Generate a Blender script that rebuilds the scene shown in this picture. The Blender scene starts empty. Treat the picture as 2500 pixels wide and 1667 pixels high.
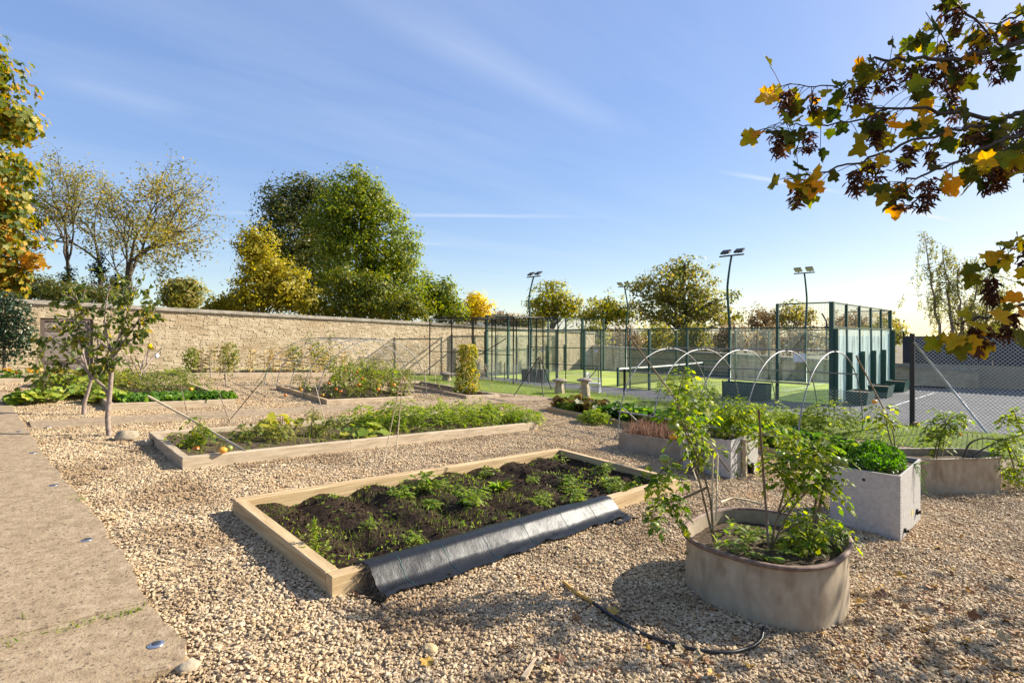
import bpy, math, random
import numpy as np

# ---------------------------------------------------------------- camera, sky, sun, exposure
scene = bpy.context.scene
TH = math.radians(45.6)                       # the garden's x axis lies this far right of the view
FW = np.array((math.cos(TH), math.sin(TH))); RT = np.array((math.sin(TH), -math.cos(TH)))
FPX, CXP, YHP, CAMH = 1318.0, 1250.0, 818.5, 2.5   # focal length, centre and horizon in photo pixels, eye height
cd = bpy.data.cameras.new('camera'); cam = bpy.data.objects.new('camera', cd)
scene.collection.objects.link(cam); scene.camera = cam
cd.sensor_width = 36; cd.lens = FPX/2500*36; cd.shift_y = -(833.5-YHP)/2500
cd.clip_start = .05; cd.clip_end = 3000
cam.location = (0, 0, CAMH); cam.rotation_euler = (math.pi/2, 0, math.atan2(FW[1], FW[0])-math.pi/2)

SUN_EL = math.radians(29)
SAZ = RT*.945+FW*.327; SAZ /= np.linalg.norm(SAZ)
SUNV = np.array((SAZ[0]*math.cos(SUN_EL), SAZ[1]*math.cos(SUN_EL), math.sin(SUN_EL)))
world = bpy.data.worlds.new('World'); scene.world = world; world.use_nodes = True
wn = world.node_tree; wn.nodes.clear()
def WN(t, **k):
    n = wn.nodes.new(t)
    for a, b in k.items(): setattr(n, a, b)
    return n
sky = WN('ShaderNodeTexSky', sky_type='NISHITA', sun_disc=False)
sky.sun_elevation = SUN_EL; sky.sun_rotation = math.atan2(SAZ[0], SAZ[1]); sky.altitude = 100
sky.air_density = 1.0; sky.dust_density = 1.0; sky.ozone_density = 2.0
bg = WN('ShaderNodeBackground'); bg.inputs[1].default_value = .15
wo = WN('ShaderNodeOutputWorld')
def lk(a, b): wn.links.new(a, b)
def wmath(op, a, b=None, c=None):
    n = WN('ShaderNodeMath', operation=op)
    for i, v in enumerate((a, b, c)):
        if v is None: continue
        if isinstance(v, (int, float)): n.inputs[i].default_value = v
        else: lk(v, n.inputs[i])
    return n.outputs[0]
tc = WN('ShaderNodeTexCoord'); sep = WN('ShaderNodeSeparateXYZ'); lk(tc.outputs['Generated'], sep.inputs[0])
zc = wmath('MAXIMUM', sep.outputs[2], .02)
qx = wmath('DIVIDE', sep.outputs[0], zc); qy = wmath('DIVIDE', sep.outputs[1], zc)
cmb = WN('ShaderNodeCombineXYZ'); lk(qx, cmb.inputs[0]); lk(qy, cmb.inputs[1])
mp = WN('ShaderNodeMapping'); lk(cmb.outputs[0], mp.inputs[0])
mp.inputs['Rotation'].default_value = (0, 0, math.radians(62)); mp.inputs['Scale'].default_value = (.22, 1.1, 1)
nz = WN('ShaderNodeTexNoise'); lk(mp.outputs[0], nz.inputs[0]); nz.inputs['Scale'].default_value = 1.1
nz.inputs['Detail'].default_value = 6; nz.inputs['Roughness'].default_value = .62; nz.inputs['Distortion'].default_value = .5
cr = WN('ShaderNodeValToRGB'); lk(nz.outputs[0], cr.inputs[0])
cr.color_ramp.elements[0].position = .44; cr.color_ramp.elements[1].position = .95
fac = wmath('MULTIPLY', cr.outputs[0], .17)
def prx(px, py):
    a, b = (px-CXP)/FPX, (YHP-py)/FPX
    return np.array((FW[0]+RT[0]*a, FW[1]+RT[1]*a, b))
def contrail(p, q, w, s):                    # a straight vapour trail in the sky plane between two sky directions
    global fac
    a = prx(*p); b = prx(*q); a = a[:2]/a[2]; b = b[:2]/b[2]
    u = b-a; L = float(np.linalg.norm(u)); u /= L; n = (-u[1], u[0])
    al = wmath('ADD', wmath('MULTIPLY', qx, float(u[0])), wmath('MULTIPLY', qy, float(u[1])))
    al = wmath('SUBTRACT', al, float(a@u))
    ac = wmath('ADD', wmath('MULTIPLY', qx, float(n[0])), wmath('MULTIPLY', qy, float(n[1])))
    ac = wmath('SUBTRACT', ac, float(a[0]*n[0]+a[1]*n[1]))
    ac = wmath('ADD', ac, wmath('MULTIPLY', wmath('SUBTRACT', nz.outputs[0], .5), w*1.5))
    k = wmath('MAXIMUM', wmath('SUBTRACT', 1, wmath('DIVIDE', wmath('ABSOLUTE', ac), w)), 0)
    m = wmath('SMOOTH_MIN', wmath('DIVIDE', al, L*.3), wmath('DIVIDE', wmath('SUBTRACT', L, al), L*.3), .2)
    m = wmath('MINIMUM', wmath('MAXIMUM', m, 0), 1)
    fac = wmath('ADD', fac, wmath('MULTIPLY', wmath('MULTIPLY', k, m), s))
contrail((470, 519), (1500, 530), .10, .25)
contrail((780, -40), (1560, 340), .14, .11)
contrail((60, 170), (480, 290), .2, .08)
contrail((480, 583), (1150, 598), .14, .28)
contrail((2120, 490), (2345, 545), .06, .75)
contrail((1750, 415), (2080, 475), .05, .4)
hz = wmath('MAXIMUM', wmath('SUBTRACT', 1, wmath('DIVIDE', sep.outputs[2], .42)), 0)
fac = wmath('ADD', wmath('ADD', fac, .10), wmath('MULTIPLY', wmath('MULTIPLY', hz, hz), .14))
fac = wmath('MINIMUM', fac, .8)
mix = WN('ShaderNodeMix', data_type='RGBA'); lk(fac, mix.inputs[0]); lk(sky.outputs[0], mix.inputs[6])
mix.inputs[7].default_value = (6.4, 6.9, 7.6, 1)
hs = WN('ShaderNodeHueSaturation'); hs.inputs['Saturation'].default_value = 1.25; hs.inputs['Hue'].default_value = .51
s2 = WN('ShaderNodeSeparateColor'); lk(mix.outputs[2], s2.inputs[0])
vm = WN('ShaderNodeVectorMath', operation='DIVIDE'); lk(mix.outputs[2], vm.inputs[0]); dn = wmath('MULTIPLY_ADD', s2.outputs[2], .2, 1.0)
cb = WN('ShaderNodeCombineXYZ'); [lk(dn, cb.inputs[k]) for k in range(3)]; lk(cb.outputs[0], vm.inputs[1])
lk(vm.outputs[0], hs.inputs['Color']); lk(hs.outputs[0], bg.inputs[0]); lk(bg.outputs[0], wo.inputs[0])

sd = bpy.data.lights.new('sun', 'SUN'); sun = bpy.data.objects.new('sun', sd); scene.collection.objects.link(sun)
sd.energy = 4.6; sd.angle = math.radians(.53); sd.color = (1, .93, .81); sun.location = (20, -10, 30)
sun.rotation_euler = (math.pi/2-SUN_EL, 0, math.atan2(SAZ[1], SAZ[0])+math.pi/2)
vs = scene.view_settings
vs.view_transform = 'Standard'; vs.look = 'None'; vs.exposure = 1.3; vs.gamma = 1
scene.cycles.max_bounces = 8; scene.cycles.transparent_max_bounces = 24

# ---------------------------------------------------------------- helpers
rng = np.random.default_rng(11); random.seed(5)
col = scene.collection
SL = .044
def sm(a, b, x):
    t = np.clip((np.asarray(x, float)-a)/(b-a), 0, 1); return t*t*(3-2*t)
def Gn(x, y):
    x = np.asarray(x, float); y = np.asarray(y, float)
    p = -SL*(np.clip(x, -30, 45)-np.clip(y, -30, 45))
    f = -.2+.02*np.clip(y-8, 0, 14)*(1-sm(19.7, 23, x))
    t = sm(12.5, 19.5, x)*(1-.0*y); return p*(1-t)+f*t
def G(x, y): return float(Gn(x, y))
def P(px, py, dz=0.0):                        # photo pixel -> the point of the ground (raised by dz) that it shows
    d = prx(px, py); t = .5
    while t < 300 and CAMH+t*d[2] > G(t*d[0], t*d[1])+dz: t *= 1.02
    a, b = t/1.02, t
    for _ in range(30):
        m = (a+b)/2
        if CAMH+m*d[2] < G(m*d[0], m*d[1])+dz: b = m
        else: a = m
    return np.array((b*d[0], b*d[1], CAMH+b*d[2]))
def AD(px, py, D):                            # point at depth D along a pixel's direction
    d = prx(px, py); return np.array((D*d[0], D*d[1], CAMH+D*d[2]))
def ONX(px, py, x):
    d = prx(px, py); t = x/d[0]; return np.array((x, t*d[1], CAMH+t*d[2]))
def PJ(p):
    p = np.asarray(p, float); D = p[..., 0]*FW[0]+p[..., 1]*FW[1]; X = p[..., 0]*RT[0]+p[..., 1]*RT[1]
    return CXP+FPX*X/D, YHP-FPX*(p[..., 2]-CAMH)/D, D
def CW(X, D, z): v = RT*X+FW*D; return np.array((v[0], v[1], z))   # right, forward, height -> world
def vnoise(x, y, seed=0):
    x = np.asarray(x, float); y = np.asarray(y, float)
    xi = np.floor(x); yi = np.floor(y); fx = x-xi; fy = y-yi
    fx = fx*fx*(3-2*fx); fy = fy*fy*(3-2*fy)
    def h(a, b):
        v = np.sin(a*127.1+b*311.7+seed*74.7)*43758.5453; return v-np.floor(v)
    return (h(xi, yi)*(1-fx)+h(xi+1, yi)*fx)*(1-fy)+(h(xi, yi+1)*(1-fx)+h(xi+1, yi+1)*fx)*fy
def fbm(x, y, seed=0, o=4):
    r = 0; a = .5
    for i in range(o): r = r+a*(vnoise(x*2**i, y*2**i, seed+i)-.5); a *= .5
    return r
def tag(o, label=None, cat=None, group=None, kind=None):
    if label: o['label'] = label
    if cat: o['category'] = cat
    if group: o['group'] = group
    if kind: o['kind'] = kind
    return o
def empty(name, loc, label, cat, group=None):
    o = bpy.data.objects.new(name, None); col.objects.link(o); o.location = [float(v) for v in loc]
    o.empty_display_size = .1
    return tag(o, label, cat, group)
WLOC = {}
def wloc(o):
    v = np.zeros(3)
    while o is not None: v = v+np.array(o.location); o = o.parent
    return v
def mk(name, V, Fs, mat, parent=None, smooth=False, loc=None):
    """link one mesh object; V in world coordinates; Fs: list of index arrays, one per polygon size"""
    V = np.asarray(V, float)
    if not isinstance(Fs, list) or isinstance(Fs[0], tuple): Fs = [np.array(Fs)]
    Fs = [np.asarray(f, np.int32) for f in Fs if len(f)]
    pl = wloc(parent) if parent is not None else np.zeros(3)
    off = np.array(loc, float) if loc is not None else (pl if parent is not None else V.mean(0))
    me = bpy.data.meshes.new(name)
    me.vertices.add(len(V)); me.vertices.foreach_set('co', (V-off).astype(np.float32).ravel())
    nl = sum(f.size for f in Fs); npoly = sum(len(f) for f in Fs)
    me.loops.add(nl); me.loops.foreach_set('vertex_index', np.concatenate([f.ravel() for f in Fs]))
    me.polygons.add(npoly)
    tot = np.concatenate([np.full(len(f), f.shape[1], np.int32) for f in Fs])
    st = np.concatenate(([0], np.cumsum(tot)[:-1])).astype(np.int32)
    me.polygons.foreach_set('loop_start', st)
    me.polygons.foreach_set('use_smooth', np.full(npoly, bool(smooth)))
    me.update(calc_edges=True); me.validate()
    if mat is not None: me.materials.append(mat)
    o = bpy.data.objects.new(name, me); col.objects.link(o)
    o.location = [float(v) for v in (off-pl)]
    if parent is not None: o.parent = parent
    return o
def share(name, me, loc, parent=None, rot=(0, 0, 0), scale=(1, 1, 1)):
    o = bpy.data.objects.new(name, me); col.objects.link(o)
    pl = wloc(parent) if parent is not None else 0
    o.location = [float(v) for v in (np.asarray(loc, float)-pl)]; o.rotation_euler = rot; o.scale = scale
    if parent is not None: o.parent = parent
    return o
def copy_tree(o, parent=None):
    c = o.copy(); col.objects.link(c); c.parent = parent
    for ch in list(o.children): copy_tree(ch, c)
    return c
class MB:
    def __init__(s): s.v = []; s.f = {}; s.n = 0
    def add(s, V, F):
        V = np.asarray(V, float).reshape(-1, 3); s.v.append(V)
        if not isinstance(F, list) or (F and isinstance(F[0], (int, np.integer))): F = [F]
        for f in F:
            f = np.asarray(f, np.int64)
            if f.ndim == 1: f = f[None]
            s.f.setdefault(f.shape[1], []).append(f+s.n)
        s.n += len(V); return s
    def box8(s, p):                           # 8 corners: bottom ring 0-3, top ring 4-7
        return s.add(p, [np.array([(3, 2, 1, 0), (4, 5, 6, 7), (0, 1, 5, 4), (1, 2, 6, 5), (2, 3, 7, 6), (3, 0, 4, 7)])])
    def box(s, x0, x1, y0, y1, z0, z1):
        return s.box8([(x0, y0, z0), (x1, y0, z0), (x1, y1, z0), (x0, y1, z0), (x0, y0, z1), (x1, y0, z1), (x1, y1, z1), (x0, y1, z1)])
    def gbox(s, x0, x1, y0, y1, h0, h1):      # a box whose bottom and top follow the ground
        q = [(x0, y0), (x1, y0), (x1, y1), (x0, y1)]
        return s.box8([(x, y, G(x, y)+h0) for x, y in q]+[(x, y, G(x, y)+h1) for x, y in q])
    def tube(s, pts, r, n=6, cap=True):
        pts = np.asarray(pts, float); m = len(pts)
        r = np.full(m, r) if np.isscalar(r) else np.asarray(r, float)
        t = np.gradient(pts, axis=0) if m > 2 else np.repeat((pts[1]-pts[0])[None], 2, 0)
        t /= np.linalg.norm(t, axis=1, keepdims=True)+1e-9
        ref = np.array((0, 0, 1.)) if abs(t[0][2]) < .9 else np.array((1., 0, 0))
        A = np.cross(t, ref); A /= np.linalg.norm(A, axis=1, keepdims=True)+1e-9; B = np.cross(t, A)
        an = np.arange(n)*2*math.pi/n
        V = pts[:, None]+r[:, None, None]*(A[:, None]*np.cos(an)[None, :, None]+B[:, None]*np.sin(an)[None, :, None])
        i = np.arange(m-1)[:, None]*n; j = np.arange(n)[None]; k = (j+1) % n
        F = np.stack([i+j, i+k, i+n+k, i+n+j], -1).reshape(-1, 4)
        V = V.reshape(-1, 3)
        b = s.n
        s.add(V, [F])
        if cap and n > 2:
            s.f.setdefault(n, []).append(np.arange(n)[None]+b); s.f[n].append((np.arange(n)[::-1]+(m-1)*n)[None]+b)
        return s
    def sphere(s, c, r, nu=10, nv=7, rib=0):
        r = np.array(r if hasattr(r, '__len__') else (r, r, r), float)
        th = np.linspace(0, math.pi, nv)[1:-1]; ph = np.arange(nu)*2*math.pi/nu
        k = 1+rib*np.cos(5*ph)[None]
        V = np.stack([np.sin(th)[:, None]*np.cos(ph)*k, np.sin(th)[:, None]*np.sin(ph)*k, np.cos(th)[:, None]*np.ones(nu)], -1)*r+np.array(c)
        V = np.concatenate([V.reshape(-1, 3), [np.array(c)+(0, 0, r[2]*.86), np.array(c)-(0, 0, r[2])]])
        m = nv-2; i = np.arange(m-1)[:, None]*nu; j = np.arange(nu)[None]; kk = (j+1) % nu
        F = np.stack([i+j, i+nu+j, i+nu+kk, i+kk], -1).reshape(-1, 4)
        j = np.arange(nu); kk = (j+1) % nu
        T = np.concatenate([np.stack([np.full(nu, m*nu), j, kk], -1), np.stack([np.full(nu, m*nu+1), (m-1)*nu+kk, (m-1)*nu+j], -1)])
        return s.add(V, [F, T])
    def prism(s, poly, h0, h1, ground=True):  # vertical extrusion of a counter-clockwise polygon
        n = len(poly); g = [G(x, y) if ground else 0 for x, y in poly]
        V = [(x, y, z+h0) for (x, y), z in zip(poly, g)]+[(x, y, z+h1) for (x, y), z in zip(poly, g)]
        j = np.arange(n); k = (j+1) % n
        s.add(V, [np.stack([j, k, n+k, n+j], -1)])
        b = s.n-2*n
        s.f.setdefault(n, []).append(np.arange(n, 2*n)[None]+b); s.f[n].append(np.arange(n)[::-1][None]+b)
        return s
    def build(s, name, mat, parent=None, smooth=False, loc=None):
        return mk(name, np.concatenate(s.v), [np.concatenate(f) for f in s.f.values()], mat, parent, smooth, loc)

# ---- leaves placed in bulk
def fan(outline, cup=0.0, wave=0.0):
    o = np.array(outline, float); c = np.array((.42, 0))
    V = [(c[0], c[1], 0)]+[(x, y, cup*((x-c[0])**2+y*y)+wave*math.sin(i*2.4)) for i, (x, y) in enumerate(o)]
    n = len(o); return np.array(V), [np.array([(0, 1+i, 1+(i+1) % n) for i in range(n)])]
def half(o): return o+[(x, -y) for x, y in reversed(o[1:-1])]
PRIM = {
 'rhomb': (np.array([(0, 0, 0), (.5, .3, .07), (1, 0, -.03), (.5, -.3, .07)]), [np.array([(0, 1, 2, 3)])]),
 'oval': (np.array([(0, 0, 0), (.3, .27, .08), (.7, .22, .05), (1, 0, -.1), (.7, -.22, .05), (.3, -.27, .08)]), [np.array([(0, 3, 2, 1), (0, 5, 4, 3)])]),
 'long': (np.array([(0, 0, 0), (.3, .12, .05), (.7, .1, 0), (1, 0, -.18), (.7, -.1, 0), (.3, -.12, .05)]), [np.array([(0, 3, 2, 1), (0, 5, 4, 3)])]),
 'blade': (np.array([(0, -.03, 0), (0, .03, 0), (1, 0, 0)]), [np.array([(0, 1, 2)])]),
 'round': fan(half([(.0, 0), (-.06, .25), (.1, .46), (.3, .44), (.42, .5), (.68, .42), (.78, .22), (1, 0)]), .22, .05),
 'lobed': fan(half([(.02, 0), (-.04, .16), (-.02, .42), (.14, .36), (.22, .38), (.3, .62), (.42, .5), (.58, .52), (.56, .3), (.66, .22), (.8, .2), (1, 0)]), .18, .05),
 'toma': fan(half([(0, 0), (.12, .16), (.22, .13), (.34, .3), (.48, .2), (.62, .24), (.72, .1), (1, 0)]), -.3, .05),
}
def unit(v): return v/(np.linalg.norm(v, axis=-1, keepdims=True)+1e-9)
def rdir(n, up=0.0):
    v = rng.normal(size=(n, 3)); v = unit(v); v[:, 2] += up; return unit(v)
def leaves(prim, pos, ax, nr, size):
    pv, pf = PRIM[prim]; pos = np.asarray(pos, float).reshape(-1, 3); N = len(pos)
    ax = unit(np.broadcast_to(np.asarray(ax, float), (N, 3))); nr = np.broadcast_to(np.asarray(nr, float), (N, 3))
    b = unit(np.cross(nr, ax)); c = np.cross(ax, b); size = np.broadcast_to(np.asarray(size, float), (N,))
    V = pos[:, None]+size[:, None, None]*(pv[None, :, :1]*ax[:, None]+pv[None, :, 1:2]*b[:, None]+pv[None, :, 2:]*c[:, None])
    k = len(pv); o = (np.arange(N)*k)[:, None, None]
    return V.reshape(-1, 3), [(f[None]+o).reshape(-1, f.shape[1]) for f in pf]
def compound(pos, ax, L, pairs=3, prim='toma', ls=.42, droop=.5):
    """pinnate leaves: each a drooping rachis with pairs of leaflets and one at the end -> leaflets + rachis blades"""
    pos = np.asarray(pos, float).reshape(-1, 3); N = len(pos); ax = unit(np.broadcast_to(ax, (N, 3)).copy()); L = np.broadcast_to(L, (N,))
    side = unit(np.cross(ax, np.array((0, 0, 1.))+rng.normal(size=(N, 3))*.15))
    PP, AA, SS = [], [], []
    def at(t): return pos+ax*(L*t)[:, None]-np.array((0, 0, 1.))*(droop*L*t*t)[:, None]
    for i in range(pairs):
        t = .3+.55*i/max(1, pairs-1)
        for s in (-1, 1):
            PP.append(at(t)); AA.append(unit(side*s+ax*.55-np.array((0, 0, .3+droop*.5*t)))); SS.append(L*ls*(.75+.3*rng.random(N)))
    PP.append(at(.95)); AA.append(unit(ax-np.array((0, 0, droop*1.5)))); SS.append(L*ls*1.15)
    PP = np.concatenate(PP); AA = np.concatenate(AA); SS = np.concatenate(SS)
    return leaves(prim, PP, AA, rng.normal(size=(len(PP), 3))*.35+np.array((0, 0, 1)), SS)

# ---------------------------------------------------------------- materials
def nodes(name):
    m = bpy.data.materials.new(name); m.use_nodes = True; t = m.node_tree; t.nodes.clear(); return m, t
def N(t, ty, ins=None, **k):
    n = t.nodes.new(ty)
    for a, b in k.items(): setattr(n, a, b)
    for a, b in (ins or {}).items():
        if hasattr(b, 'is_output'): t.links.new(b, n.inputs[a])
        else: n.inputs[a].default_value = b
    return n
def c4(c): return (c[0], c[1], c[2], 1)
def ramp(t, fac, cols, pos=None, interp='LINEAR'):
    r = N(t, 'ShaderNodeValToRGB', {0: fac}); e = r.color_ramp.elements; r.color_ramp.interpolation = interp
    n = len(cols); pos = pos or [i/(n-1) for i in range(n)]
    e[0].position = pos[0]; e[0].color = c4(cols[0]); e[1].position = pos[-1]; e[1].color = c4(cols[-1])
    for i in range(1, n-1): x = e.new(pos[i]); x.color = c4(cols[i])
    return r.outputs[0]
def pm(name, cols, scale=4., rough=.8, metal=0., bump=0., bscale=None, stretch=(1, 1, 1), detail=6, island=0., pos=None, spec=.5, second=None):
    """Principled material: colours along a noise over world position, optional per-piece variation, bump and stains"""
    m, t = nodes(name); g = N(t, 'ShaderNodeNewGeometry')
    mpn = N(t, 'ShaderNodeMapping', {0: g.outputs['Position'], 'Scale': stretch})
    nz = N(t, 'ShaderNodeTexNoise', {0: mpn.outputs[0], 'Scale': scale, 'Detail': detail, 'Roughness': .6})
    fac = nz.outputs[0]
    if island:
        a = N(t, 'ShaderNodeMath', {0: g.outputs['Random Per Island'], 1: island}, operation='MULTIPLY')
        b = N(t, 'ShaderNodeMath', {0: fac, 1: a.outputs[0]}, operation='ADD'); fac = N(t, 'ShaderNodeMath', {0: b.outputs[0], 1: island/2}, operation='SUBTRACT').outputs[0]
    pos = pos or [.3+.4*i/(len(cols)-1) for i in range(len(cols))]
    c = ramp(t, fac, cols, pos)
    if second:                                 # stains: colour, scale, low, high
        n2 = N(t, 'ShaderNodeTexNoise', {0: mpn.outputs[0], 'Scale': second[1], 'Detail': 5})
        k = ramp(t, n2.outputs[0], [(0, 0, 0), (1, 1, 1)], [second[2], second[3]])
        mx = N(t, 'ShaderNodeMix', {0: k, 6: c, 7: c4(second[0])}, data_type='RGBA'); c = mx.outputs[2]
    p = N(t, 'ShaderNodeBsdfPrincipled', {'Base Color': c, 'Roughness': rough, 'Metallic': metal, 'Specular IOR Level': spec})
    if bump:
        nb = N(t, 'ShaderNodeTexNoise', {0: mpn.outputs[0], 'Scale': bscale or scale*4, 'Detail': 8, 'Roughness': .65})
        bp = N(t, 'ShaderNodeBump', {'Strength': bump, 'Distance': .02, 'Height': nb.outputs[0]}); t.links.new(bp.outputs[0], p.inputs['Normal'])
    o = N(t, 'ShaderNodeOutputMaterial', {0: p.outputs[0]}); return m
def leafmat(name, cols, trans=.4, rough=.5, pos=None, clump=.35, cscale=.6, spec=.35):
    m, t = nodes(name); g = N(t, 'ShaderNodeNewGeometry')
    nz = N(t, 'ShaderNodeTexNoise', {0: g.outputs['Position'], 'Scale': cscale, 'Detail': 3})
    a = N(t, 'ShaderNodeMath', {0: nz.outputs[0], 1: clump*2, 2: -clump}, operation='MULTIPLY_ADD')
    f = N(t, 'ShaderNodeMath', {0: g.outputs['Random Per Island'], 1: a.outputs[0]}, operation='ADD')
    c = ramp(t, f.outputs[0], cols, pos)
    p = N(t, 'ShaderNodeBsdfPrincipled', {'Base Color': c, 'Roughness': rough, 'Specular IOR Level': spec})
    hsv = N(t, 'ShaderNodeHueSaturation', {'Color': c, 'Saturation': 1.1, 'Value': 1.6, 'Hue': .5})
    tr = N(t, 'ShaderNodeBsdfTranslucent', {'Color': hsv.outputs[0]})
    mx = N(t, 'ShaderNodeMixShader', {0: trans, 1: p.outputs[0], 2: tr.outputs[0]})
    N(t, 'ShaderNodeOutputMaterial', {0: mx.outputs[0]}); return m
def plain(name, c, rough=.5, metal=0., spec=.5):
    return pm(name, [tuple(v*.88 for v in c), tuple(min(1, v*1.1) for v in c)], 6, rough, metal, spec=spec)
M = {}
M['stone_gravel'], t = nodes('stone_gravel')
g = N(t, 'ShaderNodeNewGeometry'); oi = N(t, 'ShaderNodeObjectInfo')
f = N(t, 'ShaderNodeMath', {0: g.outputs['Random Per Island'], 1: oi.outputs['Random']}, operation='ADD')
f = N(t, 'ShaderNodeMath', {0: f.outputs[0]}, operation='FRACT')
c = ramp(t, f.outputs[0], [(.22, .145, .072), (.39, .28, .155), (.51, .39, .235), (.45, .32, .175), (.61, .50, .34), (.36, .21, .09)])
nn = N(t, 'ShaderNodeTexNoise', {0: g.outputs['Position'], 'Scale': 60., 'Detail': 3})
cc = N(t, 'ShaderNodeMix', {0: .35, 6: c, 7: ramp(t, nn.outputs[0], [(.28, .19, .095), (.68, .56, .39)], [.35, .65])}, data_type='RGBA')
n3 = N(t, 'ShaderNodeTexNoise', {0: g.outputs['Position'], 'Scale': .9, 'Detail': 4}); dk = ramp(t, n3.outputs[0], [(.70, .64, .58), (1, 1, 1), (1.08, 1.0, .9)], [.35, .52, .7])
cc = N(t, 'ShaderNodeMix', {0: 1., 6: cc.outputs[2], 7: dk}, data_type='RGBA', blend_type='MULTIPLY')
p = N(t, 'ShaderNodeBsdfPrincipled', {'Base Color': cc.outputs[2], 'Roughness': .75, 'Specular IOR Level': .3})
N(t, 'ShaderNodeOutputMaterial', {0: p.outputs[0]})
M['gravel_bed'] = pm('gravel_bed', [(.16, .10, .055), (.34, .24, .14), (.46, .34, .21)], 45, .9, bump=.8, bscale=60)
M['field'] = pm('field', [(.07, .075, .025), (.13, .10, .05), (.18, .13, .07)], .15, .95, bump=.5, bscale=3)
M['concrete'] = pm('concrete', [(.21, .145, .08), (.30, .215, .125), (.38, .285, .18)], 9, .88, bump=.6, bscale=45, detail=12, second=((.13, .088, .05), 30, .56, .66))
M['wood_x'] = pm('wood_x', [(.30, .19, .085), (.43, .30, .15), (.54, .41, .23)], 9, .75, bump=.3, bscale=26, stretch=(.12, 1.6, 3), island=.12, second=((.20, .115, .05), 4.2, .6, .72))
M['wood_y'] = pm('wood_y', [(.30, .19, .085), (.43, .30, .15), (.54, .41, .23)], 9, .75, bump=.3, bscale=26, stretch=(1.6, .12, 3), island=.12, second=((.20, .115, .05), 4.2, .6, .72))
M['wood_old_x'] = pm('wood_old_x', [(.28, .205, .125), (.40, .31, .20), (.50, .40, .28)], 9, .8, bump=.3, bscale=18, stretch=(.35, 1.6, 3), island=.08)
M['wood_old_y'] = pm('wood_old_y', [(.25, .18, .11), (.36, .275, .175), (.45, .36, .24)], 9, .8, bump=.3, bscale=18, stretch=(1.6, .35, 3), island=.08)
M['soil'] = pm('soil', [(.012, .007, .004), (.030, .018, .010), (.07, .045, .026)], 28, .97, bump=1., bscale=55, spec=.15)
M['soil_dry'] = pm('soil_dry', [(.035, .023, .013), (.08, .055, .033), (.16, .12, .075)], 20, .97, bump=1., bscale=60, spec=.2)
M['wall_stone'] = pm('wall_stone', [(.40, .305, .185), (.50, .395, .25), (.58, .475, .32)], 3.5, .92, bump=.15, bscale=26, island=.28, second=((.38, .27, .145), .8, .56, .74))
M['wall_core'] = pm('wall_core', [(.30, .23, .14), (.38, .30, .19)], 8, .95, bump=.4)
M['coping'] = pm('coping', [(.19, .16, .12), (.30, .26, .20), (.40, .35, .28)], 4, .9, bump=.3, bscale=25, island=.35)
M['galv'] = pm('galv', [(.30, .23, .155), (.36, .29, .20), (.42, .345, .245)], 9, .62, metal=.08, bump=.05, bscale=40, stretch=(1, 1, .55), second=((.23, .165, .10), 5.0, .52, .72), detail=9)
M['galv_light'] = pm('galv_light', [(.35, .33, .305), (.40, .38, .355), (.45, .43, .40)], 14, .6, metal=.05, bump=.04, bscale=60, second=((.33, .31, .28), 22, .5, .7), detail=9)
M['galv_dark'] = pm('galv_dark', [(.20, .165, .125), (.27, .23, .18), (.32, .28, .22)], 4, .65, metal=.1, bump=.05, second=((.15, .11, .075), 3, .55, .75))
M['rust'] = pm('rust', [(.10, .055, .035), (.17, .10, .065), (.25, .17, .12)], 14, .75, bump=.2)
M['steel_pipe'] = plain('steel_pipe', (.22, .215, .21), .5, .4)
M['black_steel'] = plain('black_steel', (.022, .02, .02), .5, .2)
M['green_steel'] = plain('green_steel', (.012, .055, .04), .45, .1)
M['fence_grey'] = plain('fence_grey', (.42, .43, .43), .45, .2)
M['fence_green'] = plain('fence_green', (.06, .09, .075), .5, .2)
M['turf'] = pm('turf', [(.27, .34, .035), (.34, .40, .05), (.40, .45, .07)], 1.2, .9, bump=.3, bscale=80)
M['white_paint'] = plain('white_paint', (.75, .75, .72), .6)
M['white_plastic'] = plain('white_plastic', (.72, .72, .72), .45)
M['tarmac'] = pm('tarmac', [(.075, .073, .075), (.10, .098, .10), (.13, .125, .125)], 1.5, .9, bump=.4, bscale=120, second=((.075, .074, .076), .5, .5, .7))
M['black_cloth'] = pm('black_cloth', [(.008, .0085, .0095), (.014, .015, .017)], 30, .45, bump=.5, bscale=2.5, stretch=(3, 1.5, 1.5), spec=.3)
M['hose_black'] = plain('hose_black', (.012, .012, .013), .35)
M['hose_yellow'] = pm('hose_yellow', [(.42, .21, .03), (.55, .33, .06)], 40, .6)
M['cane'] = pm('cane', [(.36, .27, .15), (.50, .40, .25), (.58, .48, .32)], 20, .65)
M['cane_dark'] = pm('cane_dark', [(.12, .08, .05), (.22, .15, .09)], 20, .7)
M['stem'] = pm('stem', [(.10, .10, .03), (.17, .14, .06)], 20, .7)
M['stem_brown'] = pm('stem_brown', [(.11, .075, .035), (.2, .14, .07)], 20, .75)
M['bark'] = pm('bark', [(.05, .037, .025), (.10, .08, .055), (.16, .13, .1)], 9, .9, bump=.6, bscale=30)
M['bark_pale'] = pm('bark_pale', [(.16, .11, .08), (.27, .2, .155), (.36, .29, .24)], 14, .85, bump=.4, bscale=40)
M['twig'] = pm('twig', [(.035, .025, .018), (.07, .05, .035)], 20, .8)
M['tom_red'] = plain('tom_red', (.62, .16, .02), .3); M['tom_orange'] = plain('tom_orange', (.68, .30, .03), .3); M['tom_green'] = plain('tom_green', (.22, .26, .05), .3)
M['boulder'] = pm('boulder', [(.22, .16, .10), (.34, .27, .18), (.42, .34, .24)], 9, .9, bump=.5)
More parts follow.
